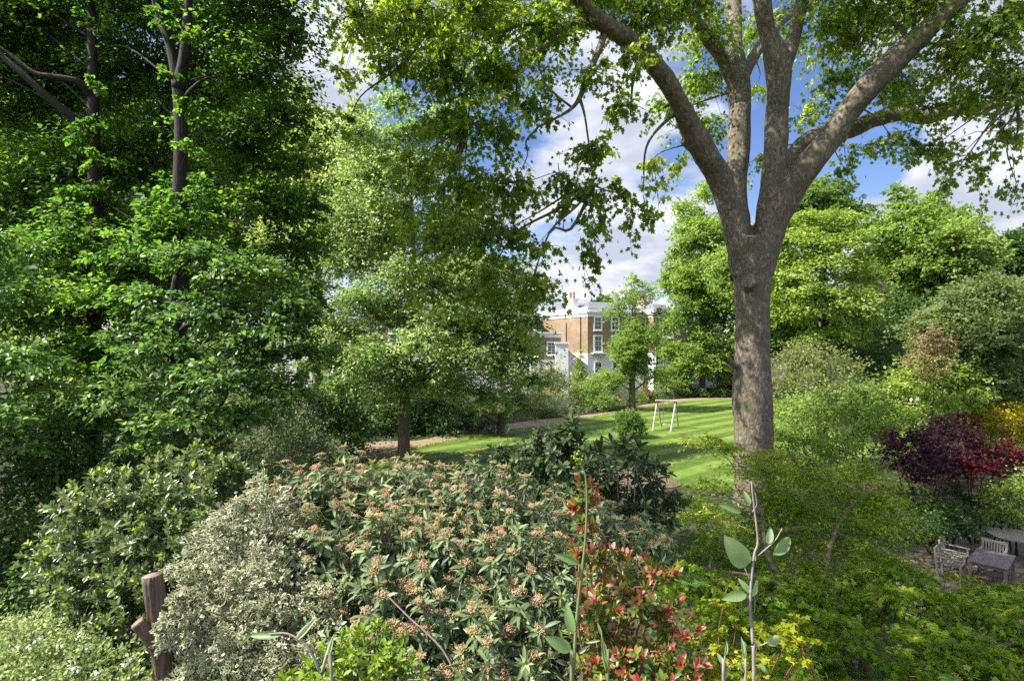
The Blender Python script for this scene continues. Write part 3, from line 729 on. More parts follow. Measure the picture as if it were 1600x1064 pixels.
house('far left terrace house in brick and white, glimpsed behind the dark trees', (W_(420, 78), 78), 0, 11.5, 93, 9, 0, 4.6, 9.0, 10.,
      [(1.2 + 2.6 * i, 7.3, .95, 1.5, 2, 3, 1) for i in range(4)] + [(1.2 + 2.6 * i, 5.0, .95, 1.8, 2, 3, 1) for i in range(4)] + [(1.2 + 2.6 * i, 1.6, 1.1, 1.9, 2, 3, 0) for i in range(4)], roof_h=1.5, drain=False)
# white pier on the wing's right end
pier = empty('wall_pier', (W_(877.5, 66.2), 66.2, 0), 'square white rendered pier beside the sash window of the low wing', 'pier')
k = MB(); k.box((-.75, -.3, 0), (1.5, 0, 0), (0, .5, 0), (0, 0, 6.0)); k.build('shaft', M['stucco'], pier)
k = MB(); k.box((-.85, -.4, 6.002), (1.7, 0, 0), (0, .7, 0), (0, 0, .22)); k.build('cap', M['stucco'], pier)
# slim church spire far beyond the roofs
sp = empty('church_spire', (W_(937, 420), 420, 0), 'pale grey church spire far beyond the brick terrace roofs', 'spire')
k = MB(); k.bar((0, 0, 0), (0, 0, 36), 2.2, 8); k.build('tower', M['lead'], sp)
k = MB(); k.bar((0, 0, 36.01), (0, 0, 49), 2.1, 8, .2); k.build('steeple', M['lead'], sp)
# thin aerial on the second house's side
ae = empty('aerial_mast', (W_(1023.5, 80), 80, 0), 'thin aerial mast rising above the right-hand terrace roofs', 'aerial')
k = MB(); k.bar((0, 0, 0), (0, 0, 14.7), .045, 6); k.build('mast', M['lead'], ae)
k = MB()
for z in (13.4, 13.9, 14.4): k.bar((-.5, 0, z), (.5, 0, z), .022, 5)
k.build('antenna', M['lead'], ae)

# ------------------------------------------------------------------ swing on the lawn
sw = empty('garden_swing', (11.2, 41.3, .012), 'pale wooden A-frame swing with one seat standing on the mown lawn', 'swing')
O = np.array([11.2, 41.3, .012]); A1, A2, B1, B2 = (np.array(p) for p in ((9.97, 40.3, 0), (11.05, 42.1, 0), (11.13, 39.9, 0), (12.35, 42.3, 0)))
tA, tB = np.array([10.5, 41.2, 2.0]), np.array([11.83, 41.15, 1.96])
for b, t in ((A1, tA), (A2, tA), (B1, tB), (B2, tB)):
    MB().bar(b, t + (t - b) * .02, .058, 10, .05).build('leg', M['pole'], sw, O)
MB().bar(tA - (tB - tA) * .08 + UP * .06, tB + (tB - tA) * .08 + UP * .06, .062, 10).build('crossbeam', M['pole'], sw, O)
for t in (tA, tB): MB().box(t + (-.09, -.1, -.16), (.18, 0, 0), (0, .2, 0), (0, 0, .17)).build('bracket', M['polecap'], sw, O)
s1, s2 = np.array([10.98, 41.18, .36]), np.array([11.36, 41.16, .36])
for s_ in (s1, s2):
    MB().bar(s_, np.array([s_[0], s_[1], 2.0]), .014, 6).build('rope', M['rope'], sw, O)
k = MB().box(s1 + (-.04, -.1, -.04), (.46, 0, 0), (0, .2, 0), (0, 0, .035)); k.build('seat', M['seatp'], sw, O, bevel=.012)
# second small hanging ladder rope
MB().bar((10.75, 41.19, .9), (10.75, 41.19, 2.0), .012, 6).build('trapeze_rope', M['rope'], sw, O)
MB().bar((10.62, 41.19, .9), (10.9, 41.19, .9), .016, 6).build('trapeze_bar', M['rope'], sw, O)

# ------------------------------------------------------------------ garden table, chairs, round table
def chair(label, loc, rz, first=None):
    root = empty('garden_chair', loc, label, 'chair', 'garden chairs round the table', rz)
    if first:
        for ch in first.children:
            c = ch.copy(); COL.objects.link(c); c.parent = root
        return root
    w_, dp, hs_, hb = .56, .52, .43, .86; t = .05              # faces +y
    for sx in (-1, 1):
        x = sx * (w_ / 2 - t / 2)
        m = MB(); m.box((x - t / 2, dp / 2 - t, 0), (t, 0, 0), (0, t, 0), (0, 0, .62)); m.build('leg', M['teak'], root, bevel=.006)
        m = MB(); m.box((x - t / 2, -dp / 2, 0), (t, 0, 0), (0, t, 0), (0, -.08, hb)); m.build('leg', M['teak'], root, bevel=.006)
        m = MB(); m.box((x - .032, -dp / 2 - .03, .622), (.064, 0, 0), (0, dp + .06, 0), (0, 0, .03)); m.build('armrest', M['teak'], root, bevel=.008)
    m = MB()
    for i in range(6): m.box((-w_ / 2 + t + .002, -dp / 2 + .06 + i * .076, hs_), (w_ - 2 * t - .004, 0, 0), (0, .062, 0), (0, 0, .02))
    m.box((-w_ / 2 + t + .002, dp / 2 - .04, hs_ - .07), (w_ - 2 * t - .004, 0, 0), (0, .028, 0), (0, 0, .066)); m.box((-w_ / 2 + t + .002, -dp / 2 + .012, hs_ - .07), (w_ - 2 * t - .004, 0, 0), (0, .028, 0), (0, 0, .066))
    m.build('seat', M['teak'], root, bevel=.004)
    m = MB()
    for z, h in ((.50, .045), (.78, .075)): m.box((-w_ / 2 + t + .002, -dp / 2 + .008 - .08 * z / hb, z), (w_ - 2 * t - .004, 0, 0), (0, .03, 0), (0, -.08 * h / hb, h))
    for i in range(7):
        x = -w_ / 2 + t + .03 + i * .061; m.box((x, -dp / 2 + .014 - .08 * .545 / hb, .546), (.034, 0, 0), (0, .018, 0), (0, -.08 * .233 / hb, .233))
    m.build('backrest', M['teak'], root, bevel=.004)
    return root
TA = math.radians(42); tl = np.array([math.cos(TA), math.sin(TA), 0]); tw_ = np.array([-math.sin(TA), math.cos(TA), 0]); TC = np.array([12.5, 14.82, .014])
tb = empty('garden_table', TC, 'rectangular brown wooden garden table on the shaded patio', 'table', rz=TA)
m = MB()
for i in range(6): m.box((-.66, -.40 + i * .134, .70), (1.32, 0, 0), (0, .130, 0), (0, 0, .03))
m.build('tabletop', M['tabletop'], tb, bevel=.004)
m = MB(); m.box((-.58, -.33, .61), (1.16, 0, 0), (0, .025, 0), (0, 0, .088)); m.box((-.58, .305, .61), (1.16, 0, 0), (0, .025, 0), (0, 0, .088)); m.box((-.58, -.304, .61), (.025, 0, 0), (0, .608, 0), (0, 0, .088)); m.box((.555, -.304, .61), (.025, 0, 0), (0, .608, 0), (0, 0, .088))
m.build('apron', M['tabletop'], tb)
for sx in (-1, 1):
    for sy in (-1, 1):
        m = MB(); m.box((sx * .60 - .035, sy * .35 - .035, 0), (.07, 0, 0), (0, .07, 0), (0, 0, .698)); m.build('leg', M['tabletop'], tb, bevel=.006)
ch0 = chair('slatted wooden armchair at the near left corner of the brown table', TC + tw_ * .78 - tl * .36, TA + math.pi)
chair('slatted wooden armchair at the far left of the brown table, showing its slatted back', TC + tw_ * .84 + tl * .42, TA + math.pi, ch0)
chair('slatted wooden armchair at the far end of the table, before the round table', TC + tl * .98 + tw_ * .12, TA + math.pi / 2, ch0)
chair('slatted wooden armchair on the right of the table, cut by the photo edge', TC - tw_ * .95 + tl * .12, TA, ch0)
rt = empty('round_table', (14.62, 16.5, .014), 'grey round wooden table behind the rectangular one at the patio edge', 'table')
m = MB(); m.bar((0, 0, .72), (0, 0, .755), .66, 40); m.build('tabletop', M['teak'], rt, bevel=.008)
for i in range(4):
    a_ = math.radians(20 + 90 * i); b = np.array([math.cos(a_) * .42, math.sin(a_) * .42, 0]); m = MB(); m.bar(b * 1.1, b + UP * .718, .03, 8); m.build('leg', M['teak'], rt)
m = MB(); m.bar((-.42, 0, .66), (.42, 0, .66), .022, 8); m.bar((0, -.42, .63), (0, .42, .63), .022, 8); m.build('brace', M['teak'], rt)

# ------------------------------------------------------------------ pruned stump in the foreground
def stump():
    o = P(262, 1150, 4.6); o = np.array([o[0], o[1], float(ground_z(o[0], o[1]))])
    root = empty('cut_tree_stump', o, 'sawn-off brown stump with a stubby side limb among the variegated shrub', 'stump')
    def piece(pts, rad, name):
        q = catmull(np.array(pts), 6); r = catmull(np.array([[x, 0, 0] for x in rad]), 6)[:, 0]
        a = Acc(); a.tube(q, r, 40, True); V = np.concatenate(a.V); rng = np.random.default_rng(3)
        
        crk = np.where(rng.random(40) < .22, -.12, 0) + rng.normal(0, .035, 40)
        for i in range(len(q)):
            s = slice(i * 40, i * 40 + 40); c = q[i]; k_ = 1 + .04 * np.sin(np.arange(40) * .95 + .5 * i) + .05 * np.sin(np.arange(40) * .314 + 1.3) + rng.normal(0, .016, 40) + np.roll(crk, i // 4)
            V[s] = c + (V[s] - c) * k_[:, None]
        a.V = [V]; me = a.mesh(name, [M['cutwood'], M['endgrain']], o, False)
        me.polygons[len(me.polygons) - 1].material_index = 1
        for p in me.polygons[:-2]: p.use_smooth = True
        return link(name, me, root)
    piece([o - UP * .1, P(262, 1100, 4.6), P(256, 1040, 4.6), P(247, 970, 4.6), P(238, 898, 4.6)], [.10, .088, .08, .073, .07], 'trunk')
    piece([P(258, 1060, 4.6), P(250, 1018, 4.55), P(232, 990, 4.5), P(214, 972, 4.46)], [.066, .062, .056, .047], 'side_limb')
stump()

# ================================================================== the great plane tree
def plane_tree():
    rng = np.random.default_rng(11)
    o = P(1178, 816, 20); org = np.array([o[0], 20., 0.])
    root = empty('plane_tree', org, 'huge plane tree with pale mottled trunk forking into spreading limbs, right of the lawn', 'tree')
    px = lambda r, d: r * d / F
    def seg(pts):            # (px, py, d, width px)
        p = np.array([P(a, b, d) for a, b, d, w_ in pts]); r = np.array([w_ * .465 * d / F for a, b, d, w_ in pts])
        return catmull(p, 5), catmull(np.c_[r, r * 0, r * 0], 5)[:, 0]
    TR = seg([(1178, 850, 20, 92), (1178, 815, 20, 76), (1179, 760, 20, 66), (1178, 700, 20, 62), (1177, 600, 20, 59), (1176, 500, 20, 58), (1176, 440, 20, 61), (1175, 400, 20, 68), (1174, 372, 20, 66)])
    L1 = seg([(1160, 430, 20, 38), (1147, 345, 19.9, 40), (1133, 300, 19.8, 40), (1120, 268, 19.5, 41), (1100, 237, 19.1, 41), (1081, 205, 18.7, 38), (1066, 170, 18.2, 35), (1048, 138, 17.8, 32), (1030, 112, 17.5, 31), (1003, 78, 17, 29), (962, 50, 16.5, 27), (930, 28, 16, 27), (905, -2, 15.6, 25), (870, -50, 15, 21), (820, -110, 14, 16), (760, -160, 13, 9)])
    L2 = seg([(1164, 430, 20.1, 40), (1153, 345, 20.3, 40), (1151, 300, 20.6, 35), (1152, 265, 20.8, 34), (1154, 237, 21, 34), (1156, 169, 21.4, 33), (1154, 125, 21.7, 37), (1149, 75, 22, 26), (1146, 0, 22.6, 25), (1140, -90, 23, 20), (1150, -200, 23, 10)])
    L2b = seg([(1156, 150, 21.5, 24), (1140, 112, 21.3, 25), (1112, 68, 20.8, 23), (1082, 27, 20.2, 22), (1055, 6, 19.6, 21), (1000, -25, 18.5, 18), (930, -60, 17, 12)])
    L2c = seg([(1158, 135, 21.7, 20), (1176, 92, 22.2, 18), (1200, 58, 22.8, 18), (1222, 33, 23.3, 17), (1250, 15, 24, 15), (1320, -30, 25, 10)])
    L3 = seg([(1190, 430, 19.9, 42), (1200, 345, 19.8, 43), (1206, 300, 19.7, 41), (1211, 235, 19.6, 37), (1215, 180, 19.5, 36), (1217, 135, 19.3, 40), (1213, 95, 19.1, 42), (1200, 55, 18.9, 30), (1189, 0, 18.5, 28), (1180, -90, 18, 22), (1160, -200, 17, 10)])
    L3b = seg([(1218, 140, 19.3, 26), (1229, 95, 19.4, 24), (1240, 55, 19.5, 24), (1254, 0, 19.6, 23), (1290, -80, 19.6, 18), (1330, -180, 19, 9)])
    L4 = seg([(1188, 430, 20, 42), (1208, 350, 19.8, 46), (1230, 306, 19.6, 44), (1254, 270, 19.3, 43), (1298, 215, 19, 41), (1333, 166, 18.7, 39), (1374, 118, 18.3, 39), (1425, 68, 18, 36), (1462, 35, 17.7, 33), (1500, 0, 17.4, 30), (1560, -60, 17, 24), (1640, -150, 16, 12)])
    L5 = seg([(1195, 360, 20.2, 36), (1222, 290, 20.6, 34), (1246, 240, 21, 32), (1280, 212, 21.4, 28), (1330, 203, 21.8, 25), (1366, 187, 22, 22), (1411, 179, 22, 21), (1452, 184, 22, 21), (1493, 172, 22, 20), (1535, 170, 22, 20), (1560, 155, 22, 19), (1568, 130, 22, 16), (1564, 100, 22, 10)])
    stub = seg([(1098, 240, 19.1, 26), (1080, 228, 18.9, 22), (1066, 218, 18.8, 17)])
    stub2 = seg([(1165, 575, 20, 12), (1145, 568, 19.8, 11), (1137, 556, 19.7, 9)])
    knob = seg([(1172, 446, 19.6, 30), (1170, 441, 19.32, 20)])
    t = Acc(); limbs = (TR, L1, L2, L2b, L2c, L3, L3b, L4, L5, stub, stub2, knob)
    for q, r in limbs: t.tube(q, r, 18)
    me = t.mesh('trunk_raw', [], org); tmp = link('trunk_raw', me)
    m = tmp.modifiers.new('r', 'REMESH'); m.mode = 'VOXEL'; m.voxel_size = .048
    m = tmp.modifiers.new('s', 'SMOOTH'); m.factor = .5; m.iterations = 7
    dg = bpy.context.evaluated_depsgraph_get(); me2 = bpy.data.meshes.new_from_object(tmp.evaluated_get(dg))
    bpy.data.objects.remove(tmp); bpy.data.meshes.remove(me)
    n = len(me2.vertices); V = np.zeros(n * 3, np.float32); me2.vertices.foreach_get('co', V); V = V.reshape(-1, 3).astype(float)
    Nn = np.zeros(n * 3, np.float32); me2.vertices.foreach_get('normal', Nn); Nn = Nn.reshape(-1, 3)
    h = np.zeros(n)
    for k in range(26):                                   # burrs, flutes and swellings in the bark surface
        kv = rng.normal(size=3) * rng.choice([1.5, 3., 6., 11., 16.]) * [1, 1, .55]; h += np.sin(V @ kv + rng.uniform(0, 6.3)) / (4 + np.linalg.norm(kv) * 1.3)
    V += Nn * (h * .075)[:, None]
    me2.vertices.foreach_set('co', V.astype(np.float32).ravel()); me2.polygons.foreach_set('use_smooth', np.ones(len(me2.polygons), bool))
    me2.materials.clear(); me2.materials.append(M['bark_plane']); me2.update(); me2.name = 'trunk'
    link('trunk', me2, root)
    # secondary branches drawn where the photo shows them
    def branch(q, r, sides):
        a = Acc(); a.tube(q, r, sides); return link('branch', a.mesh('branch', [M['bark_plane']], org, True), root)
    B_ = [[(955, 47, 16.4, 18), (918, 38, 16.2, 14), (888, 40, 16, 12), (866, 54, 15.8, 10), (852, 73, 15.7, 9), (826, 88, 15.6, 8), (812, 104, 15.5, 5), (806, 150, 15.4, 3)],
          [(944, 50, 16.4, 13), (939, 70, 16.2, 12), (919, 118, 15.9, 10), (907, 150, 15.7, 9), (893, 170, 15.6, 6), (865, 187, 15.5, 4), (840, 200, 15.4, 2)],
          [(905, 152, 15.7, 7), (913, 178, 15.6, 4), (920, 225, 15.5, 3), (928, 290, 15.5, 2)],
          [(888, 40, 16, 8), (850, 38, 15.9, 6), (812, 40, 15.7, 7), (790, 50, 15.6, 6), (770, 80, 15.5, 4), (740, 130, 15.4, 3), (730, 200, 15.3, 2)],
          [(905, 0, 15.6, 14), (850, -20, 15.3, 10), (770, -10, 15.1, 8), (690, 30, 15, 5), (640, 90, 15, 3)],
          [(870, -50, 15, 12), (760, -60, 15, 9), (660, -30, 15, 6), (580, 20, 15, 4)],
          [(766, 0, 15.3, 5), (735, 60, 15.2, 4), (725, 110, 15.1, 3)],
          [(896, 170, 15.6, 4), (870, 150, 15.7, 4), (845, 125, 15.8, 3)],
          [(1564, 150, 22, 9), (1552, 120, 22.1, 7), (1560, 105, 22.1, 4)],
          [(1564, 165, 22, 8), (1552, 190, 21.9, 5), (1545, 215, 21.9, 3)],
          [(1400, 180, 22, 8), (1440, 140, 21.8, 5), (1500, 110, 21.5, 4), (1560, 95, 21, 3)],
          [(1490, 8, 17.4, 16), (1470, -50, 17.6, 11), (1430, -130, 17.6, 5)],
          [(1425, 70, 18, 10), (1400, 40, 18.5, 7), (1350, 10, 19, 4)],
          [(1546, -40, 17, 14), (1590, 20, 16.8, 8), (1620, 90, 16.6, 5), (1590, 160, 16.6, 3)],
          [(1068, 172, 18.2, 9), (1040, 190, 18.4, 6), (1010, 230, 18.5, 4), (1005, 300, 18.5, 2)],
          [(1150, 140, 21.5, 9), (1120, 150, 21.8, 6), (1080, 165, 22, 3)],
          [(1004, 80, 17, 8), (990, 120, 16.5, 5), (985, 180, 16.2, 3)]]
    BP = []
    for b in B_: q, r = seg(b); branch(q, r, 7); BP.append(q)
    for pts, r0, r1 in (([P(760, -160, 13), (-1.6, 9.6, 14.9), (-2.6, 6.6, 13.5), (-3.2, 4.2, 12.9)], .085, .03), ([(-1.6, 9.6, 14.9), (-.2, 7.6, 14.2), (.6, 5., 13.2)], .05, .02), ([(-2.6, 6.6, 13.5), (-4., 6.4, 13.3), (-5.2, 5., 13.2)], .04, .018)):  # overhead limbs out of view, added to carry the shading lobes
        q = catmull(np.array([np.asarray(p, float) for p in pts]), 6); branch(q, np.linspace(r0, r1, len(q)), 7); BP.append(q)
    # leafy lobes: (px, py, d, r px, density)
    LB = [(700, 60, 18, 62, .4), (780, 20, 18, 66, .4), (860, 20, 18.5, 56, .4), (765, 110, 18.4, 52, .35), (850, 110, 18.5, 44, .3), (930, 40, 18.6, 46, .3), (800, -50, 18, 80, .4), (900, -60, 18.5, 80, .4),  # back lobes added behind the hanging foliage to shade the trunk
          (560, 30, 15.2, 70, 0.90), (640, 20, 15, 85, 0.90), (740, 10, 15.5, 85, 0.90), (620, 95, 15.5, 42, 0.63), (690, 105, 15, 65, 0.90), (775, 110, 15, 65, 0.90), (850, 50, 16, 60, 0.81), (690, 190, 15, 66, 0.44), (770, 200, 15, 72, 0.49), (842, 170, 15.5, 52, 0.48),
          (640, 262, 15, 58, 0.39), (720, 285, 15, 76, 0.49), (805, 285, 15, 66, 0.49), (630, 335, 15.5, 50, 0.35), (695, 375, 15, 74, 0.49), (780, 365, 15, 76, 0.49), (842, 380, 15, 38, 0.61), (832, 440, 15, 44, 0.68), (755, 450, 15, 66, 0.44), (680, 450, 15.5, 60, 0.35), (812, 500, 15, 38, 0.35), (530, 110, 15.4, 34, 0.45), (545, 190, 15.6, 28, 0.19),
          (930, 110, 15.7, 42, .6), (965, 170, 15.6, 44, .5), (925, 235, 15.5, 44, .7), (895, 290, 15.5, 44, .6), (955, 290, 15.5, 42, .5), (1000, 325, 15.5, 26, .5), (932, 345, 15.5, 30, .6), (925, 400, 15.5, 17, .7), (990, 90, 16, 46, .5), (1000, 15, 17, 70, .8), (1080, 0, 17, 60, .8), (920, -10, 17, 70, .9),
          (1085, 195, 22, 40, .6), (1045, 165, 22, 42, .5), (1100, 125, 22.5, 46, .7), (1015, 255, 21, 32, .4), (1110, 50, 21, 55, .7), (1180, 140, 23.5, 28, .4), (1062, 255, 21, 24, .5), (1110, 205, 22, 30, .5), (1190, 40, 24, 50, .6), (1180, 250, 23, 24, .3),
          (1290, 50, 20.5, 62, 0.58), (1350, 30, 20, 62, 0.65), (1300, 130, 21, 48, 0.43), (1262, 180, 22.5, 36, 0.43), (1260, 250, 22.5, 26, 0.29), (1410, 130, 20, 58, 0.58), (1450, 170, 18.5, 46, 0.43), (1500, 80, 18, 76, 0.72), (1570, 30, 17, 80, 0.72), (1580, 120, 17, 62, 0.72), (1520, 150, 19, 40, 0.58), (1400, 225, 19.5, 42, 0.50), (1455, 232, 19, 44, 0.43), (1340, 235, 20.5, 28, 0.36), (1500, 245, 18, 32, 0.36), (1562, 205, 18, 46, 0.43), (1440, 0, 18, 80, 0.72), (1330, -30, 18.5, 80, 0.72), (1545, 262, 18, 24, 0.36), (1590, 290, 18, 20, 0.29), (1478, 285, 18, 14, 0.36), (1350, 85, 21, 36, 0.36), (1320, 265, 20, 16, 0.29)]
    lobes = [lobe(a, b, d, r, .8) for a, b, d, r, q in LB]; dn = [q for *_, q in LB]
    # unseen crown lobes added above the picture to shade the acer, patio and limbs
    for x, y, z, r in ((-5., 4.3, 12.6, 1.4), (-3.4, 3.5, 12.4, 1.4), (-1.4, 3.4, 12.4, 1.3), (.5, 3.9, 12.6, 1.3), (-4.6, 6.2, 12.6, 1.6), (-2.6, 6.4, 12.8, 1.7), (-.6, 6.2, 13.0, 1.6), (1.2, 6.4, 13.2, 1.5), (-3.6, 8.2, 13.6, 1.7), (-1.4, 8.6, 14., 1.8), (.8, 8.8, 14.4, 1.8), (-2.4, 4.9, 12.2, 1.3), (-.4, 4.6, 12.4, 1.3), (2.8, 8.4, 14.2, 1.6), (.6, 10.8, 15.6, 2.), (-1.6, 11, 15.8, 2.), (2.6, 11.4, 16.2, 2.), (-.4, 13.2, 17.2, 2.), (-4.8, 10, 15, 1.5),
                       (1, 16.8, 19.5, 1.5), (3.2, 18.2, 21, 1.6), (-.4, 17.2, 22.5, 1.5), (4.6, 18.6, 23, 1.7),
                       (12.5, 17.5, 19, 2.6), (15.5, 16.5, 18.5, 2.6), (8, 16, 19, 2.4)):
        lobes.append((np.array([x, y, z + .5]), np.array([r, r, r * .7]))); dn.append(.75)
    allp = np.vstack([q for q, r in limbs[1:9]] + BP)
    for C, R in lobes:
        w_ = np.linalg.norm(allp - C, axis=1) + .6 * np.maximum(0, C[2] - allp[:, 2]); i = int(np.argmin(w_))
        q = limb_path(rng, allp[i], C, .1, .07); L_ = np.linalg.norm(allp[i] - C)
        if 1.3 < L_ < 9: branch(q, np.linspace(.012 + .012 * L_, .008, len(q)), 5)
    c = Acc(); tw = Acc()
    for (lb, q) in zip(lobes, dn):
        B, Tp, I = sprays(rng, [lb], 5.6 * q, .42, -.7, rag=.34)
        Tp[:, 2] -= np.abs(rng.normal(0, .22, len(Tp)))               # shoots hang
        r = .004 + .002 * np.linalg.norm(Tp - B, axis=1)
        tw.twigs(B, Tp, r * 2.2, r * .8, np.stack([0 * r, 0 * r, .06 + 0 * r], -1)); k = rng.random(len(B)) < .5
        tw.twigs(np.repeat(lb[0][None], k.sum(), 0), B[k], r[k] * 3.2, r[k] * 2.)
        fill(c, rng, B, Tp, I, T['lobed'], .145, 15, .5, .34, .75, .7, .22, .5, None, .75, .2)
    # single hanging sprays in the open sky
    for (a, b, d) in ((930, 330, 15.5), (922, 385, 15.5), (935, 430, 15.5), (915, 445, 15.5), (1010, 350, 15.6), (1030, 330, 15.6), (1480, 300, 18), (1532, 318, 18), (1478, 272, 18), (985, 380, 15.5), (880, 330, 15.4), (1325, 285, 20), (1590, 315, 18)):
        A = P(a - 8, b - 75, d); E = P(a, b, d); n_ = 5
        B = A + (E - A) * np.linspace(0, .85, n_)[:, None]; Tp = B + (E - A)[None] * .3 + rng.normal(size=(n_, 3)) * .16
        tw.twigs(A[None], E[None], .012, .004); tw.twigs(B, Tp, .006, .003)
        fill(c, rng, B, Tp, np.zeros(n_, int), T['lobed'], .16, 9, .6, .4, .7, .7, .1, .5, None, .75, .2)
    link('twigs', tw.mesh('twigs', [M['bark_mid']], org), root)
    link('crown', c.mesh('crown', [L['plane']], org), root)
plane_tree()

# ================================================================== the dark trees on the left
TL_ = 'dark'
LA = [(292, 160, 11.5, 22), (262, 120, 11.5, 18), (285, 235, 11.5, 22), (300, 60, 11.5, 26), (255, 20, 11.5, 26), (310, 300, 11.4, 34), (240, 320, 11.5, 36), (60, 20, 14.4, 105), (170, -30, 13.6, 115), (320, -60, 13, 115), (415, 10, 13, 85), (400, 110, 13.2, 84), (335, 50, 14.6, 95), (452, 60, 13, 44), (448, 185, 13.2, 60), (372, 215, 13.4, 80), (215, 120, 15.2, 100), (330, 140, 15.4, 80),
      (200, 260, 14.6, 100), (265, 215, 15.2, 80), (305, 330, 13.6, 86), (415, 320, 13.2, 72), (470, 255, 13.2, 40), (230, 430, 14, 72), (335, 420, 14.4, 80), (470, 390, 14, 56), (470, 470, 14.5, 50), (250, 30, 15.2, 70), (300, -180, 13.4, 120), (440, -90, 13, 80), (410, 265, 14.5, 60),(150,350,14.5,90),
      (285, 345, 11.6, 52), (250, 380, 11.5, 60), (310, 400, 11.3, 56), (190, 400, 11.8, 60), (150, 460, 11.8, 56), (110, 540, 11.9, 50), (220, 470, 11.4, 52), (60, 480, 12.4, 60), (180, 590, 11.4, 46), (130, 360, 12.4, 60), (140, 300, 12.9, 40), (455, 330, 13.6, 55), (490, 320, 13.8, 32), (420, 430, 14.6, 60)]
P_ = P
tree('lime_tree', 'tall dark lime tree with slender forked trunk, its crown filling the upper left', 'tree', P(284, 700, 12.1)[:2],
     [(P(284, 640, 12.1), .17), (P(282, 430, 12.1), .155), (P(281, 300, 12.1), .145), (P(283, 200, 12.1), .135), (P(276, 120, 12.1), .12), (P(262, 60, 12.1), .09), (P(244, 10, 12.1), .075), (P(235, -120, 12.2), .04)],
     [lobe(a, b, d, r, .7) for a, b, d, r in LA], L['lime'], M['bark_dark'], 21, tpl='heart', size=.1, dens=7.5, n=26, width=.6, flat=.14, droop=.3, ub=1.3, sag=.22, limb_r=.014, rag=.25, inner=.3, rnd=.45)
LB2 = [(150, 130, 12.5, 22), (135, 200, 12.5, 26), (150, 40, 12.6, 26), (160, 250, 12.4, 28), (110, 140, 15.8, 100), (40, 200, 15.5, 95), (110, 270, 14.4, 95), (30, 330, 14.4, 80), (100, 400, 13.4, 84), (170, 470, 13.4, 70), (90, 500, 13, 70), (150, 560, 13, 60), (60, 110, 15, 80), (0, 30, 15, 110), (-110, 80, 14, 130), (-130, 260, 14, 120), (40, -110, 15, 120), (-120, -80, 14, 140), (-60, 420, 13.5, 80), (220, 530, 13.4, 56)]
tree('lime_tree', 'second dark lime tree with a long side limb, at the left edge', 'tree', P(146, 700, 13.2)[:2],
     [(P(146, 640, 13.2), .16), (P(148, 400, 13.2), .14), (P(147, 250, 13.2), .125), (P(145, 130, 13.2), .11), (P(143, 40, 13.3), .09), (P(140, -110, 13.4), .05)],
     [lobe(a, b, d, r, .7) for a, b, d, r in LB2], L['lime'], M['bark_dark'], 22, tpl='heart', size=.104, dens=7, n=26, width=.6, flat=.14, droop=.3, ub=1.3, sag=.22, limb_r=.014, rag=.25, inner=.3, rnd=.45)

def add_limb(root, pts, mat, name='limb'):
    org = np.array(root.location); a = Acc()
    p = np.array([P(x, y, d) for x, y, d, r in pts]); r = np.array([r for *_, r in pts])
    q = catmull(p, 5); a.tube(q, catmull(np.c_[r, 0 * r, 0 * r], 5)[:, 0], 8)
    return link(name, a.mesh(name, [mat], org, True), root)
trees = [o for o in bpy.data.objects if o.name.startswith('lime_tree')]
add_limb(trees[0], [(279, 140, 12.1, .14), (288, 90, 12.05, .11), (293, 30, 12.05, .095), (296, -40, 12.1, .06)], M['bark_dark'])
add_limb(trees[0], [(284, 160, 12.1, .06), (300, 140, 12., .045), (318, 125, 11.95, .03), (345, 118, 11.9, .015)], M['bark_dark'])
add_limb(trees[1], [(146, 150, 13.2, .12), (120, 128, 12.9, .085), (78, 120, 12.7, .07), (50, 112, 12.6, .05), (0, 74, 12.5, .035), (-40, 60, 12.4, .02)], M['bark_dark'])
add_limb(trees[1], [(148, 210, 13.2, .12), (90, 165, 12.8, .09), (40, 120, 12.6, .075), (0, 85, 12.5, .06), (-60, 30, 12.4, .04)], M['bark_dark'])

LH = [(300, 405, 9.7, 56), (385, 425, 9.8, 60), (445, 470, 10, 55), (330, 485, 9.4, 66), (415, 520, 9.6, 66), (478, 555, 10, 48), (262, 555, 9.3, 66), (350, 585, 9., 70), (440, 610, 9.4, 56), (208, 615, 9.1, 56), (290, 655, 8.9, 60), (235, 695, 8.8, 44), (375, 655, 9.2, 46), (200, 530, 9.9, 44), (330, 700, 9.1, 36), (240, 470, 10, 40), (470, 500, 10.2, 40), (390, 560, 9.8, 50)]
tree('hazel_tree', 'bright sunlit hazel with layered leafy branches, low in front of the dark limes', 'tree', P(300, 760, 9.9)[:2],
     [(P(296, 700, 9.9), .09), (P(285, 600, 9.9), .08), (P(272, 480, 9.9), .07), (P(275, 430, 9.9), .05)],
     [lobe(a, b, d, r, .55, 1.05) for a, b, d, r in LH], L['hazel'], M['bark_dark'], 23, tpl='oval', size=.098, dens=15, n=20, width=.6, flat=.12, droop=.35, ub=1.2, sag=.25, limb_r=.04, rag=.25, inner=.2, rnd=.5, low=-.2)
LE = [(10, 470, 9.4, 56), (30, 560, 8.8, 56), (-5, 640, 8.2, 56), (70, 600, 9.2, 38), (35, 700, 8.3, 36), (-70, 560, 8.6, 80), (-20, 380, 9.8, 60), (90, 665, 9, 24)]
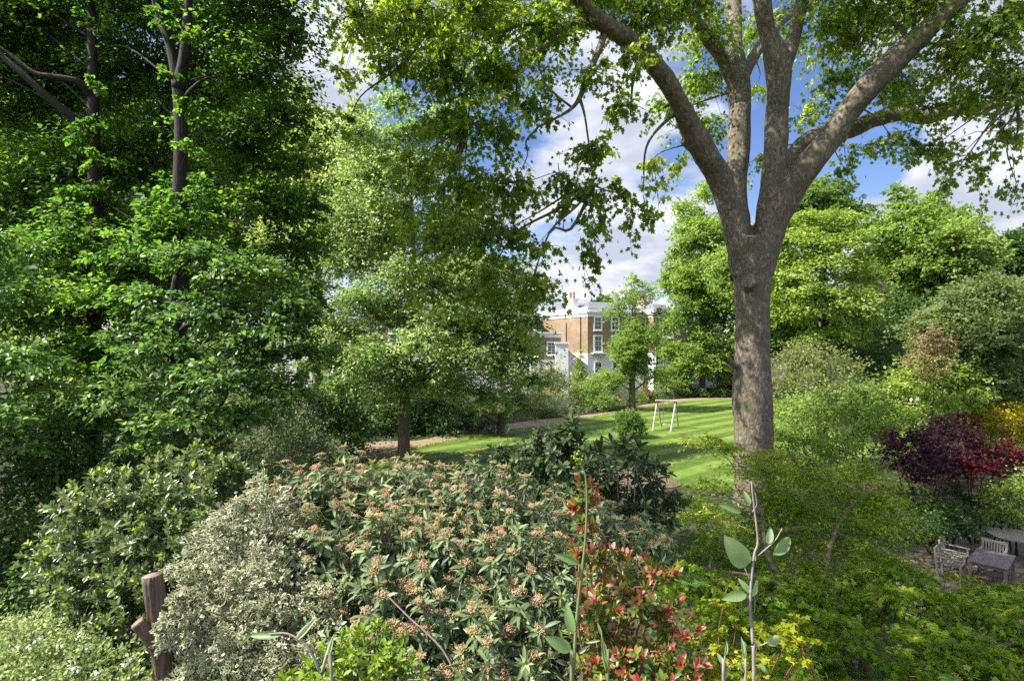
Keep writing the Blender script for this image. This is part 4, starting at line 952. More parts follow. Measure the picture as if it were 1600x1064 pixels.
tree('hazel_tree', 'sunlit hazel branches hanging into the picture from the left edge', 'tree', P(-110, 760, 9.2)[:2],
     [(P(-100, 700, 9.2), .1), (P(-80, 560, 9.2), .08), (P(-50, 440, 9.3), .05)],
     [lobe(a, b, d, r, .6) for a, b, d, r in LE], L['hazel'], M['bark_dark'], 24, tpl='oval', size=.1, dens=13, n=20, width=.6, flat=.14, droop=.4, ub=1.1, sag=.25, limb_r=.05, rag=.25, inner=.2, twigs=False, rnd=.5)
# tree added outside the frame that keeps the left understorey in shade
tree('unseen_shade_tree', 'unseen broad dark tree beyond the left frame edge, added to shade the undergrowth beneath the limes', 'tree', (-13.6, 10), [((-13.6, 10, 3), .25), ((-13.5, 10, 6.5), .15)],
     [(np.array([-13.4 + 2. * math.cos(k * 2.4) * (k % 3) / 2, 10 + 2. * math.sin(k * 2.4) * (k % 3) / 2, 4.2 + .42 * k]), np.array([1.7, 1.9, 1.2])) for k in range(11)], L['deep'], M['bark_dark'], 25, tpl='rhomb', size=.2, dens=3, n=22, twigs=False)
rngU = np.random.default_rng(8)
LU = [(50, 760, 11, 80), (130, 730, 12, 75), (40, 860, 10, 80), (110, 890, 9.2, 60), (10, 700, 12, 60), (200, 740, 11.4, 64), (-40, 900, 9.4, 80), (150, 660, 12.4, 70), (60, 660, 12.6, 60), (20, 950, 8.4, 60), (240, 760, 11.5, 60), (330, 760, 12, 60), (400, 720, 12.5, 46)]
shrub('ivy_thicket', 'deep shaded thicket of small green leaves at the left under the limes', 'bush', [lobe(a, b, d, r, .9) for a, b, d, r in LU], L['ground'], 26, tpl='heart', size=.085, dens=12, n=15, width=.6, flat=.3, rag=.3, rnd=.7, stem_r=.03, stems=M['bark_dark'])
shrub('box_honeysuckle', 'fine-leaved grey-green shrub with bare twigs, behind the rusty flowered shrub at left', 'shrub', [lobe(a, b, d, r, .9) for a, b, d, r in ((460, 690, 11, 50), (500, 700, 11.2, 40), (430, 720, 11, 46), (400, 690, 11.4, 34), (475, 655, 11.4, 34), (530, 715, 11, 28), (480, 740, 10.6, 50))], L['greygreen'], 27,
      tpl='rhomb', size=.05, dens=26, n=20, width=.5, flat=.3, rag=.3, rnd=.8, stem_r=.018)

# ================================================================== middle distance, left and centre
rng = np.random.default_rng(40)
LM = [(560, 210, 30.5, 46), (700, 190, 30.5, 46), (620, 160, 30.5, 34), (740, 320, 30.5, 50), (800, 430, 30, 44), (500, 360, 30.5, 50), (640, 600, 29.5, 40), (560, 560, 30, 46), (740, 530, 30, 50), (680, 590, 29.5, 44), (800, 540, 29.5, 40), (820, 470, 29.5, 34), (780, 480, 30.5, 50), (700, 430, 31, 60), (520, 520, 29, 58), (470, 440, 29, 50), (530, 400, 30, 62), (600, 350, 30, 66), (640, 430, 29, 60), (700, 350, 30, 60), (740, 430, 29, 60), (780, 500, 29, 56), (812, 556, 29, 42), (780, 580, 28, 44), (720, 560, 27, 56), (660, 540, 26.5, 50), (590, 560, 27, 56), (540, 600, 28, 44), (640, 280, 30, 56), (580, 270, 30.5, 56), (690, 250, 30.5, 46), (560, 470, 28, 50), (700, 490, 27.5, 50), (610, 490, 31, 60), (760, 620, 28, 30), (690, 610, 27, 32), (600, 620, 27.5, 34), (640, 210, 30, 40), (842, 596, 29, 24), (550, 340, 31, 60), (470, 520, 30, 44), (826, 505, 29.5, 32), (500, 570, 29, 40)]
tree('maple_tree', 'leafy maple with a straight brown trunk standing at the lawn corner beside the bark path', 'tree', (P(631, 726, 29)[0], 29),
     [(P(631, 690, 29), .31), (P(633, 620, 29), .27), (P(640, 540, 29), .24), (P(643, 480, 29), .2), (P(645, 380, 29.5), .14), (P(640, 260, 30), .06)],
     [lobe(a, b, d, r, .75) for a, b, d, r in LM], L['midtree'], M['bark_mid'], 41, lo=.36, tpl='tri', size=.19, dens=4.8, n=19, width=.55, flat=.2, droop=.45, ub=1., sag=.2, limb_r=.07, rag=.28, inner=.35, rnd=.6)
tree('birch_tree', 'pale yellow-green light-leaved tree behind the maple, against the sky at upper left centre', 'tree', (P(495, 600, 40)[0], 40),
     [(P(495, 560, 40), .3), (P(500, 400, 40), .2), (P(500, 240, 40), .08)],
     ell_lobes(rng, 515, 320, 120, 190, 40, 30, .42) + [lobe(460, 160, 40, 40), lobe(590, 240, 40, 40), lobe(560, 180, 40, 30), lobe(500, 190, 40, 36), lobe(440, 300, 40, 50)], L['pale'], M['bark_mid'], 42, tpl='rhomb', size=.24, dens=2.6, n=20, rag=.32, inner=.3, rnd=.8)
ofs = 0
def bg_tree(label, cx, cyy, rx, ry, d, n, mat, seed, name='garden_tree', size=.3, dens=1.1, fr=.42, ls=20, extra=(), tpl='rhomb', group=None, bark='bark_mid', **kw):
    r_ = np.random.default_rng(seed); X = (cx - 800) / F * d
    return tree(name, label, 'tree', (X, d), [(P(cx, cyy + ry * .6, d), .25), (P(cx + 4, cyy, d), .18), (P(cx, cyy - ry * .55, d), .07)],
                ell_lobes(r_, cx, cyy, rx, ry, d, n, fr) + [lobe(*x) for x in extra], L[mat], M[bark], seed, group, tpl, size, dens * 1.9, ls, twigs=False, **kw)
bg_tree('slim young tree with bright green leaves, growing from the path edge before the terrace', 988, 535, 48, 90, 52, 22, 'bright', 43, 'young_tree', .2, 2.2, .40, 14, [(975, 470, 52, 26), (1005, 460, 52, 24), (960, 490, 52, 20), (1015, 520, 52, 24), (950, 590, 52, 22), (1030, 590, 51.5, 22), (990, 440, 52, 16), (1030, 490, 52.2, 13)], tpl='tri', rnd=.7)
bg_tree('small dark round tree poking above the terrace roof, left of the slim young tree', 938, 470, 16, 18, 100, 8, 'deep', 44, size=.5, dens=.8, fr=.5)
bg_tree('low spreading thorn tree with a crooked trunk standing on the left of the lawn', 784, 628, 60, 28, 39, 16, 'olive', 45, 'thorn_tree', .16, 3., .5, 16, [(742, 642, 38.5, 20), (826, 638, 39, 20), (800, 603, 39, 24)], low=.0)
def hedge_lobes(seed, rows):
    r_ = np.random.default_rng(seed); out = []
    for (x0, x1, yc, d, r, n) in rows:
        for i in range(n):
            out.append(lobe(x0 + (x1 - x0) * (i + r_.uniform(.2, .8)) / n, yc + r_.normal() * r * .3, d * r_.uniform(.97, 1.03), r * r_.uniform(.75, 1.25), .9))
    return out
sh = lambda label, rows, mat, seed, size=.16, dens=3., n=16, name='garden_shrub', cat='shrub', tpl='rhomb', rag=.3, tsd=.24, **kw: shrub(name, label, cat, hedge_lobes(seed, rows) if isinstance(rows[0], tuple) and len(rows[0]) == 6 else [lobe(*x) for x in rows], L[mat], seed, tpl=tpl, size=size, dens=dens * 1.35, n=n, stem_r=.03, stems=M['bark_dark'], rag=rag, tsd=tsd, **kw)
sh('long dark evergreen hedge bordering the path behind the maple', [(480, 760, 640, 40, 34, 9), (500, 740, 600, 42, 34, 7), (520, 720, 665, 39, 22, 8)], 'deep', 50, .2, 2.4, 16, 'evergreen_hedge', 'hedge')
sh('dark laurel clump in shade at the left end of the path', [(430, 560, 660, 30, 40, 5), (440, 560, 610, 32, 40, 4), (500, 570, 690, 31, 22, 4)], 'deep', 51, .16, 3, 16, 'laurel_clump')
sh('brown-tinged olive shrub under the maple, right of the dark hedge', [(690, 610, 40, 24), (710, 590, 41, 20), (700, 640, 39.5, 18)], 'olive', 52, .14, 4)
sh('yellow-green mixed shrub behind the thorn tree, below the white rear wing', [(830, 600, 52, 30), (860, 585, 53, 26), (800, 590, 53, 22), (850, 620, 50, 24), (880, 610, 52, 22)], 'olive', 53, .18, 3)
sh('silvery round bush under the white wall of the low wing', [(873, 592, 56, 15), (883, 600, 55.5, 13), (862, 600, 55.5, 11)], 'silver', 54, .16, 4)
sh('narrow golden conifer against the white wall, right of the silvery bush', [(905, 560, 57, 7), (905, 572, 57, 10), (906, 586, 57, 13), (905, 600, 57, 14), (908, 548, 57, 4.5)], 'acacia', 55, .16, 6, 14, 'golden_conifer', 'conifer')
sh('low white flowering bush at the bend of the path, below the olive shrub', [(848, 638, 47.7, 15), (862, 642, 47.2, 13), (835, 645, 47.2, 11), (860, 630, 48.2, 12)], 'greygreen', 56, .12, 7)
sh('rounded fresh green shrub at the path edge, left of the slim young tree', [(925, 610, 52.5, 24), (945, 625, 51.5, 20), (915, 632, 51.5, 15), (935, 595, 53.6, 22), (905, 615, 52.5, 15), (955, 600, 53.6, 20)], 'bright', 57, .18, 3.4)
sh('strappy light green plants edging the path, below the fresh green shrub', [(900, 640, 49.7, 10), (920, 642, 49.7, 9), (880, 640, 49.7, 9), (940, 640, 51.3, 8)], 'greygreen', 58, .16, 9, tpl='lance')
sh('lit green shrub right of the slim young tree with a dark hollow at its base', [(1050, 585, 65.4, 26), (1075, 570, 66.6, 26), (1100, 580, 66.6, 26), (1070, 600, 64.2, 18), (1035, 600, 63.1, 16), (1120, 560, 67.8, 30), (1140, 590, 67.8, 24), (1050, 550, 66.6, 20)], 'bright', 59, .22, 2.6)
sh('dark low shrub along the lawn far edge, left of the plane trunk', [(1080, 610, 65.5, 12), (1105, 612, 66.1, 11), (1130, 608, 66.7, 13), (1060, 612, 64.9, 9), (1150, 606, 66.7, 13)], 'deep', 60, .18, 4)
sh('dry brown bush between the slim young tree and the lit green shrub', [(1008, 608, 58.8, 10), (1014, 618, 58.3, 8)], 'brownish', 61, .14, 7)
sh('round clipped bush standing alone on the mown lawn, left of the swing', [(984, 660, 37.5, 21), (975, 665, 37.3, 16), (996, 662, 37.4, 16), (984, 648, 37.6, 14), (984, 672, 37.3, 20), (970, 655, 37.6, 12), (998, 672, 37.2, 13)], 'mixed', 62, .12, 10, 14, 'round_bush', rag=.1)

sh('low leafy border plants behind the path, right of the slim young tree', [(1000, 1130, 612, 64, 9, 8), (960, 1030, 625, 58, 9, 5)], 'mixed', 63, .18, 4)
# ================================================================== middle distance, right
bg_tree('tall light green tree with an airy crown, just left of the plane trunk', 1098, 430, 62, 140, 66, 26, 'bright', 70, size=.30, dens=1.3, fr=.42, extra=[(1075, 330, 66.0, 26), (1110, 300, 66.0, 24), (1130, 360, 66.0, 34), (1150, 420, 65.0, 34), (1065, 400, 66.0, 24), (1060, 500, 66.0, 26), (1140, 490, 65.0, 34), (1080, 560, 64.5, 30), (1120, 570, 64.5, 28), (1100, 530, 65.0, 32), (1145, 545, 64.5, 28), (1060, 580, 65.0, 20), (1140, 590, 64.5, 20), (1045, 545, 65.5, 18)], rnd=.7)
tree('acacia_tree', 'yellow-green acacia with tiered blossom-flecked boughs, right of the plane trunk', 'tree', (P(1285, 600, 37)[0], 37), [(P(1285, 560, 37), .25), (P(1290, 470, 37), .2), (P(1285, 380, 37.4), .08)],
     [lobe(a, b, d, r, .48) for a, b, d, r in ((1265, 455, 36, 50), (1325, 465, 36.4, 44), (1215, 465, 36.5, 40), (1300, 385, 36.5, 40), (1250, 345, 37.5, 34), (1235, 375, 37, 44), (1290, 345, 38, 42), (1330, 372, 37, 36), (1225, 432, 36.5, 44), (1285, 415, 36, 48), (1340, 430, 37, 40), (1240, 490, 36, 44), (1300, 478, 36, 46), (1350, 495, 37, 34), (1372, 458, 38, 26), (1310, 522, 36, 30), (1260, 530, 36, 28), (1200, 400, 37.5, 40), (1270, 380, 36.5, 36), (1345, 530, 36.5, 22), (1210, 355, 38, 30), (1315, 340, 38, 26))],
     L['acacia'], M['bark_dark'], 71, tpl='rhomb', size=.2, dens=4.6, n=20, width=.6, flat=.16, droop=.3, ub=1.3, sag=.25, rag=.25, rnd=.5, low=-.1, twigs=False, limb_r=.09)
bg_tree('tall feathery tree rising behind the acacia, its top touching the clouds', 1285, 335, 62, 60, 52, 14, 'mixed', 72, size=.3, dens=1.1, extra=[(1275, 290, 52, 22), (1310, 300, 52, 24), (1340, 330, 52, 26), (1245, 320, 52, 26)], rnd=.8)
pl = bg_tree('second plane tree with a bare crooked limb, behind the acacia at right', 1440, 400, 92, 95, 48, 26, 'bright', 73, 'plane_tree', .3, 1.2, .40, extra=[(1415, 320, 48, 26), (1450, 330, 48, 28), (1480, 345, 48, 28), (1380, 370, 48, 30), (1360, 350, 49, 22), (1500, 400, 47, 34), (1530, 390, 47, 30), (1400, 300, 48.5, 16), (1465, 312, 48, 16)], rnd=.7)
add_limb(pl, [(1398, 480, 46, .3), (1394, 462, 46, .24), (1382, 448, 46, .2), (1368, 440, 46, .15), (1356, 434, 46, .08)], M['bark_plane'])
bg_tree('grey-green evergreen oak with upswept foliage, filling the right edge', 1520, 525, 84, 80, 29, 0 + 26, 'oak', 74, 'evergreen_oak', .17, 3.4, .40, extra=[(1540, 460, 29, 44), (1500, 480, 29, 40), (1470, 520, 29, 40), (1590, 480, 29, 56), (1570, 560, 28.5, 56), (1450, 560, 28.5, 30), (1600, 610, 28, 40), (1510, 600, 28.5, 40)], rnd=.7, rag=.15)
bg_tree('dark green tree at the far right edge, beyond the evergreen oak', 1590, 400, 48, 52, 55, 12, 'deep', 75, size=.3, dens=1.2, extra=[(1565, 380, 55, 22), (1600, 370, 55, 26)])
bg_tree('pale leafy tree between the second plane and the evergreen oak', 1530, 400, 40, 46, 50, 10, 'bright', 76, size=.28, dens=1.2)
bg_tree('fresh green tree filling the gap between the acacia and the second plane', 1385, 430, 62, 90, 54, 22, 'bright', 170, size=.28, dens=1.5, rnd=.8)
bg_tree('soft green tree behind the left edge of the evergreen oak', 1490, 440, 60, 70, 46, 18, 'mixed', 171, size=.26, dens=1.6, rnd=.8)
bg_tree('light green tree with a rounded top, directly behind the plane trunk', 1190, 430, 70, 120, 58, 24, 'bright', 172, size=.3, dens=1.4, rnd=.8)
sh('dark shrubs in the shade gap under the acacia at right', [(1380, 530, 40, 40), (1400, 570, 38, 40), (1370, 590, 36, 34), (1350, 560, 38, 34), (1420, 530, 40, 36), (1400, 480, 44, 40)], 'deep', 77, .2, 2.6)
sh('bronze-brown shrub in front of the evergreen oak', [(1450, 535, 26, 26), (1470, 555, 25.8, 24), (1435, 560, 26, 22), (1458, 580, 25.5, 22)], 'brownish', 78, .12, 6)
sh('olive cream-flowered shrub right of the plane trunk, below the acacia', [(1240, 560, 29, 40), (1290, 565, 29, 40), (1225, 600, 28, 34), (1330, 580, 29, 28), (1265, 600, 28, 36), (1310, 600, 28, 24)], 'olive', 79, .13, 4.6, rnd=.8)
sh('lit broad-leaved viburnum below the evergreen oak, above the purple maple', [(1440, 590, 28.1, 40), (1400, 610, 28.1, 34), (1490, 590, 28.1, 40), (1530, 610, 28.1, 30), (1460, 630, 26.9, 34), (1410, 650, 26.3, 30), (1510, 630, 27.4, 30), (1545, 595, 28.5, 22), (1430, 680, 25.2, 20)], 'acacia', 80, .2, 3.6, tpl='oval', ub=1.2)
sh('fresh green camellia bank right of the plane trunk', [(1235, 640, 23, 44), (1290, 640, 23, 46), (1340, 650, 23, 42), (1250, 690, 22, 40), (1310, 695, 22, 44), (1225, 720, 21.5, 34), (1370, 680, 22.5, 36), (1280, 735, 21, 36), (1345, 620, 23.5, 34), (1380, 640, 23, 26), (1330, 730, 21.5, 34), (1215, 680, 22, 26)], 'bright', 81, .12, 5.4, tpl='oval')
sh('golden yellow shrub at the right edge above the crimson maple', [(1545, 665, 27.3, 30), (1580, 660, 26.6, 34), (1520, 660, 27.9, 22), (1600, 690, 25.9, 34), (1560, 645, 27.9, 24), (1600, 640, 27.3, 26)], 'yellow', 82, .13, 6)
sh('dark purple Japanese maple mound left of the crimson maple', [(1425, 700, 18, 40), (1465, 685, 18.2, 34), (1400, 715, 17.8, 30), (1450, 725, 17.5, 40), (1490, 715, 17.8, 34), (1390, 690, 18, 18), (1510, 680, 18.4, 24), (1440, 745, 17.3, 30)], 'purple', 83, .11, 8, tpl='tri', name='purple_maple', ub=1.2)
sh('crimson Japanese maple at the right edge beside the purple one', [(1530, 710, 18, 32), (1565, 705, 18, 32), (1595, 720, 17.8, 34), (1500, 735, 17.4, 30), (1545, 735, 17.4, 30), (1475, 660, 18.6, 16), (1510, 660, 18.8, 18)], 'redacer', 84, .11, 7, tpl='tri', name='crimson_maple', ub=1.2)
sh('light green rounded shrub at the right edge behind the round table', [(1575, 775, 17, 32), (1600, 760, 17, 34), (1560, 800, 17, 24), (1595, 805, 17, 26), (1550, 770, 17.4, 20)], 'acacia', 85, .09, 11)
sh('dark glossy shrub on the patio edge, left of the armchairs', [(1440, 820, 16.4, 34), (1480, 810, 17, 34), (1410, 830, 16, 24), (1500, 820, 17, 26), (1460, 790, 17.6, 34), (1520, 790, 18, 30), (1490, 770, 18.4, 28)], 'deep', 86, .09, 10)
sh('small silvery lavender clump between the armchairs and the light green shrub', [(1530, 832, 17, 10), (1540, 836, 16.8, 8)], 'silver', 87, .07, 30)
sh('mixed green shrubbery under the limes, far back at the left', [(-80, 160, 560, 24, 50, 6), (60, 260, 600, 22, 46, 6), (180, 420, 560, 28, 46, 6), (-60, 200, 640, 20, 46, 6), (220, 420, 640, 22, 40, 5), (-60, 140, 490, 30, 50, 5)], 'mixed', 88, .16, 2.6)
# distant belt of trees that closes the horizon
for i, (cx, cyy, rx, ry, d, mt) in enumerate(((340, 220, 110, 170, 44, 'bright'), (120, 200, 120, 170, 44, 'bright'), (30, 330, 130, 260, 44, 'bright'), (190, 420, 120, 170, 46, 'mixed'), (330, 440, 100, 150, 50, 'bright'), (-120, 400, 150, 260, 46, 'bright'), (1240, 500, 90, 90, 62, 'mixed'), (1400, 520, 110, 90, 64, 'deep'), (1560, 510, 110, 110, 66, 'mixed'), (1720, 480, 130, 170, 60, 'mixed'))):
    bg_tree(('tall sunlit tree seen through the gap between the lime and the maple', 'tall sunlit tree seen through the two dark limes', 'sunlit green tree far behind the limes at the left edge', 'mid green tree behind the fork of the dark limes', 'light green tree behind the hazel, against the far terrace', 'large green tree beyond the left frame edge', 'soft green tree in the far belt behind the acacia', 'dark tree in the far belt behind the second plane', 'green tree in the far belt behind the evergreen oak', 'large green tree beyond the right frame edge')[i], cx, cyy, rx, ry, d, 18, mt, 90 + i, size=.42, dens=.7, fr=.45, group='trees in the distant belt', rnd=.8)

# ================================================================== foreground shrubs
def viburnum():
    rng = np.random.default_rng(60)
    LV = [(455, 795, 6.4, 66), (540, 785, 6.6, 76), (640, 785, 6.7, 76), (740, 790, 6.7, 76), (830, 830, 6.5, 80), (930, 835, 6.4, 62), (1000, 850, 6.5, 46), (420, 870, 5.9, 74), (520, 875, 5.8, 92), (620, 885, 5.7, 92), (720, 885, 5.7, 92), (820, 905, 5.6, 92), (900, 930, 5.6, 66), (500, 985, 5.3, 84), (600, 995, 5.1, 92), (700, 995, 5.1, 100), (800, 1005, 5.1, 100), (880, 1040, 5.1, 76), (650, 1090, 4.9, 112), (780, 1100, 4.9, 112), (540, 1080, 5, 100), (985, 890, 6.2, 40)]
    lobes = [lobe(a, b, d, r, .85) for a, b, d, r in LV]
    o = np.array([-.6, 5.9, float(ground_z(0, 5.9))]); root = empty('leatherleaf_viburnum', o, 'big leathery grey-green shrub covered in rusty flower heads, centre foreground', 'shrub')
    st = Acc()
    for C, R in lobes:
        b = o + rng.normal(size=3) * [.35, .25, 0]; st.tube(limb_path(rng, b, C, .04, .06), np.linspace(.03, .009, 13), 6)
    tips, ax, B = tips_on(rng, lobes, 26, -.5, .13)
    st.twigs(B, tips, .007, .004)
    k = Acc(); k.tube(catmull([P(600, 925, 4.9), P(640, 965, 4.8), P(668, 990, 4.75), P(695, 1020, 4.7), P(716, 1066, 4.65), P(722, 1110, 4.6)], 6), np.linspace(.006, .011, 31), 6)
    k.tube(catmull([P(640, 965, 4.8), P(648, 948, 4.8), P(640, 940, 4.78)], 4), np.linspace(.005, .004, 9), 5)
    link('bare_shoot', k.mesh('bare_shoot', [M['stem_grey']], o, True), root)
    link('stems', st.mesh('stems', [M['stem_grey']], o, True), root)
    c = Acc()
    young = rng.random(len(tips)) < .5
    whorls(c, rng, tips, ax, 8, .14, (45, 120), (.15, .78), T['lance'], .06, .3, .85)
    whorls(c, rng, tips[young], ax[young], 5, .11, (15, 60), (.6, 1.), T['lance'], .01, .1, .9)
    n = len(tips); i = rng.integers(0, n, n); t = rng.random((n, 1))
    whorls(c, rng, B[i] + (tips[i] - B[i]) * t * .8, ax[i] + rng.normal(size=(n, 3)) * .5, 4, .14, (60, 130), (.0, .5), T['lance'], .03, .35, 1.12)
    link('foliage', c.mesh('foliage', [L['vib']], o), root)
    # rusty domed flower heads at the shoot tips, thickest on the sunlit top left
    up_ = ax[:, 2] + .15 - .22 * (tips[:, 0] + 1.) * (tips[:, 0] > -1) * .35 + .35 * (tips[:, 2] - 4.2)
    pn = np.sin(tips[:, 0] * 5.1 + 1) + np.sin(tips[:, 2] * 6.3 + tips[:, 1] * 2) + np.sin((tips[:, 0] - tips[:, 2]) * 9.)
    up_ = up_ + .2 * pn + .3 * (tips[:, 2] > 4.5) - .2 * (tips[:, 0] > -.2) + .1 * (tips[:, 0] < -1.2)
    f = np.where(rng.random(n) < np.clip(.16 + .62 * up_, .08, .85))[0]
    fl = Acc()
    for j in f:
        m = rng.integers(80, 130); r = rng.uniform(.045, .08); a_ = rng.uniform(0, 6.283, m); q = np.sqrt(rng.random(m)) * r
        cl = rng.integers(0, 7, m); q = q * (.75 + .25 * np.cos(3.5 * (a_ - cl)))
        axj = nrm(ax[j] + UP * .7); x = nrm(np.cross(axj, rng.normal(size=3))); y = np.cross(axj, x)
        p = tips[j] + axj * .03 + np.cos(a_)[:, None] * q[:, None] * x + np.sin(a_)[:, None] * q[:, None] * y + axj * (.026 - 4 * q ** 2)[:, None] + rng.normal(0, .003, (m, 3))
        fl.leaves(T['blob'], p, rng.normal(size=(m, 3)), rng.normal(size=(m, 3)), rng.uniform(.009, .0165, m), np.clip(rng.normal(rng.uniform(.3, .6), .2, m), 0, 1))
    link('flower_heads', fl.mesh('flower_heads', [L['flower']], o), root)
viburnum()

def euonymus():
    LV = [(500, 945, 5.0, 34), (495, 1005, 4.85, 40), (300, 890, 5.0, 36), (275, 945, 4.85, 26), (360, 810, 5.4, 36), (415, 790, 5.5, 36), (395, 830, 5.4, 44), (440, 850, 5.4, 40), (345, 850, 5.3, 44), (385, 900, 5.1, 56), (440, 925, 5.1, 50), (320, 935, 4.95, 46), (372, 970, 4.85, 60), (450, 985, 4.9, 46), (300, 1000, 4.7, 50), (340, 1035, 4.65, 60), (420, 1050, 4.7, 60), (290, 1075, 4.55, 50), (370, 1110, 4.5, 70), (470, 1060, 4.8, 36), (405, 755, 5.6, 14), (258, 968, 4.42, 13), (268, 1010, 4.38, 18), (250, 985, 4.4, 8), (272, 940, 4.45, 12)]
    root, o, _, rng = shrub('variegated_euonymus', 'cream-edged variegated shrub with small leaves, wrapping the sawn-off stump', 'shrub', [lobe(a, b, d, r, .9) for a, b, d, r in LV], L['varieg'], 61,
          tpl='varieg', size=.056, dens=36, n=22, width=.55, flat=.35, droop=.0, ub=.7, sag=.05, rag=.2, rnd=.9, stems=M['stem_grey'], stem_r=.014, base=(-2.05, 5.0))
    a = Acc(); a.tube(catmull([P(407, 1000, 5.2), P(409, 880, 5.3), P(411, 780, 5.4), P(412, 722, 5.4)], 6), np.linspace(.012, .004, 19), 6)
    link('upright_stem', a.mesh('upright_stem', [M['stem_green']], o, True), root)
    c = Acc(); t = np.array([P(411, 790 - 11 * i, 5.4) for i in range(7)]); whorls(c, rng, t, np.tile(UP, (7, 1)), 5, .055, (40, 95), (.1, .6), T['varieg'], .03, .1)
    link('shoot_leaves', c.mesh('shoot_leaves', [L['varieg']], o), root)
euonymus()

def whorl_shrub(name, label, LV, mat, seed, dens, size, m, op, tint, tpl, base, stems, young=None, droop=.15, fz=.85, wid=1., rag=.14, low=-.5, stem_r=.018, infill=.8, along=0):
    rng = np.random.default_rng(seed); lobes = [lobe(a, b, d, r, fz) for a, b, d, r in LV]
    o = np.array([base[0], base[1], float(ground_z(*base))]); root = empty(name, o, label, 'shrub')
    st = Acc()
    for C, R in lobes: st.tube(limb_path(rng, o + rng.normal(size=3) * [.15, .15, 0], C, .04, .06), np.linspace(stem_r, stem_r * .3, 13), 6)
    tips, ax, B = tips_on(rng, lobes, dens, low, rag); st.twigs(B, tips, .006, .0035)
    link('stems', st.mesh('stems', [stems], o, True), root); c = Acc()
    whorls(c, rng, tips, ax, m, size, op, tint, T[tpl], size * .55, droop, wid)
    if along:
        for q in range(1, along + 1): whorls(c, rng, tips - ax * (q * size * .55), ax, m, size, (45, 95), tint, T[tpl], size * .5, droop, wid)
    n = int(len(tips) * infill); i = rng.integers(0, len(tips), n)
    whorls(c, rng, B[i] + (tips[i] - B[i]) * rng.random((n, 1)) * .85, ax[i] + rng.normal(size=(n, 3)) * .5, max(3, m // 2), size * .95, (50, 110), (tint[0], (tint[0] + tint[1]) / 2), T[tpl], size * .4, droop, wid)
    if young:
        frac, ysz, yt, yop, ym = young
        k = rng.random(len(tips)) < frac; whorls(c, rng, tips[k] + ax[k] * .015, ax[k], ym, ysz, yop, yt, T[tpl], ysz * .2, 0, wid)
    link('foliage', c.mesh('foliage', [L[mat]], o), root)
    return root, o, tips, ax, rng
whorl_shrub('bay_laurel', 'glossy bay laurel with yellow-green shoot tips, behind the stump at lower left',
            [(150, 805, 6.3, 60), (220, 785, 6.4, 62), (300, 775, 6.4, 56), (345, 735, 6.6, 34), (110, 865, 6.2, 52), (180, 870, 6.1, 72), (260, 855, 6.1, 72), (150, 930, 5.9, 64), (230, 930, 5.9, 64), (85, 885, 6.2, 28), (115, 965, 5.8, 52), (200, 1000, 5.7, 64), (330, 825, 6.1, 46), (310, 715, 6.7, 26), (255, 735, 6.6, 30), (380, 740, 6.7, 24), (300, 900, 6, 50), (140, 1010, 5.7, 50), (240, 1060, 5.6, 60), (175, 745, 6.5, 22)],
            'bay', 62, 36, .088, 7, (30, 90), (.1, .79), 'ellip', (-3.9, 6.15), M['stem_grey'], (.34, .055, (.85, 1.), (10, 50), 6), -.05, rag=.26, along=2, wid=.95)
root, o, tips, ax, rng = whorl_shrub('photinia_shrub', 'red-leaved photinia with pink new shoots and yellow-green lower leaves, right of the viburnum',
            [(908, 790, 5.0, 13), (915, 830, 4.9, 20), (905, 868, 4.9, 20), (940, 885, 4.8, 30), (985, 920, 4.7, 36), (1030, 895, 4.7, 24), (1010, 950, 4.6, 40), (950, 950, 4.6, 40), (1055, 985, 4.5, 32), (1000, 1020, 4.5, 46), (930, 1010, 4.5, 40), (1065, 1040, 4.4, 32), (960, 1070, 4.4, 50), (1040, 1090, 4.3, 50), (912, 765, 5.0, 12)],
            'photinia', 63, 34, .085, 7, (25, 85), (.0, .56), 'ellip', (.8, 4.75), M['stem_red'], (.6, .085, (.5, 1.), (12, 60), 6), .0, wid=1.0, rag=.2, along=1)
whorl_shrub('choisya_shrub', 'low lime-green shrub at the bottom edge, left of centre',
            [(560, 1030, 4.15, 52), (500, 1060, 4.1, 44), (600, 1020, 4.2, 40), (620, 1060, 4.1, 44), (450, 1075, 4.1, 30), (545, 1085, 4.05, 60), (580, 990, 4.25, 24)],
            'choisya', 64, 60, .062, 6, (25, 90), (.1, 1.), 'ellip', (-1.1, 4.2), M['stem_green'], None, .05)
whorl_shrub('rhododendron', 'dark rhododendron with large glossy leaf rosettes, at the lawn edge behind the viburnum',
            [(800, 722, 9.4, 30), (845, 708, 9.2, 36), (885, 685, 9., 22), (880, 728, 8.8, 40), (925, 745, 8.8, 34), (830, 745, 9., 40), (905, 765, 8.6, 40), (775, 735, 9.6, 22), (1010, 742, 9.2, 18), (1030, 735, 9.3, 14), (990, 800, 8.8, 34), (955, 775, 8.9, 26), (1000, 772, 9.1, 22), (1040, 778, 9.3, 20), (1040, 815, 8.9, 30), (1050, 790, 9.4, 22)],
            'rhodo', 65, 26, .125, 9, (45, 105), (.1, .85), 'ellip', (1.0, 9.1), M['bark_dark'], None, .15, wid=.95, rag=.3)
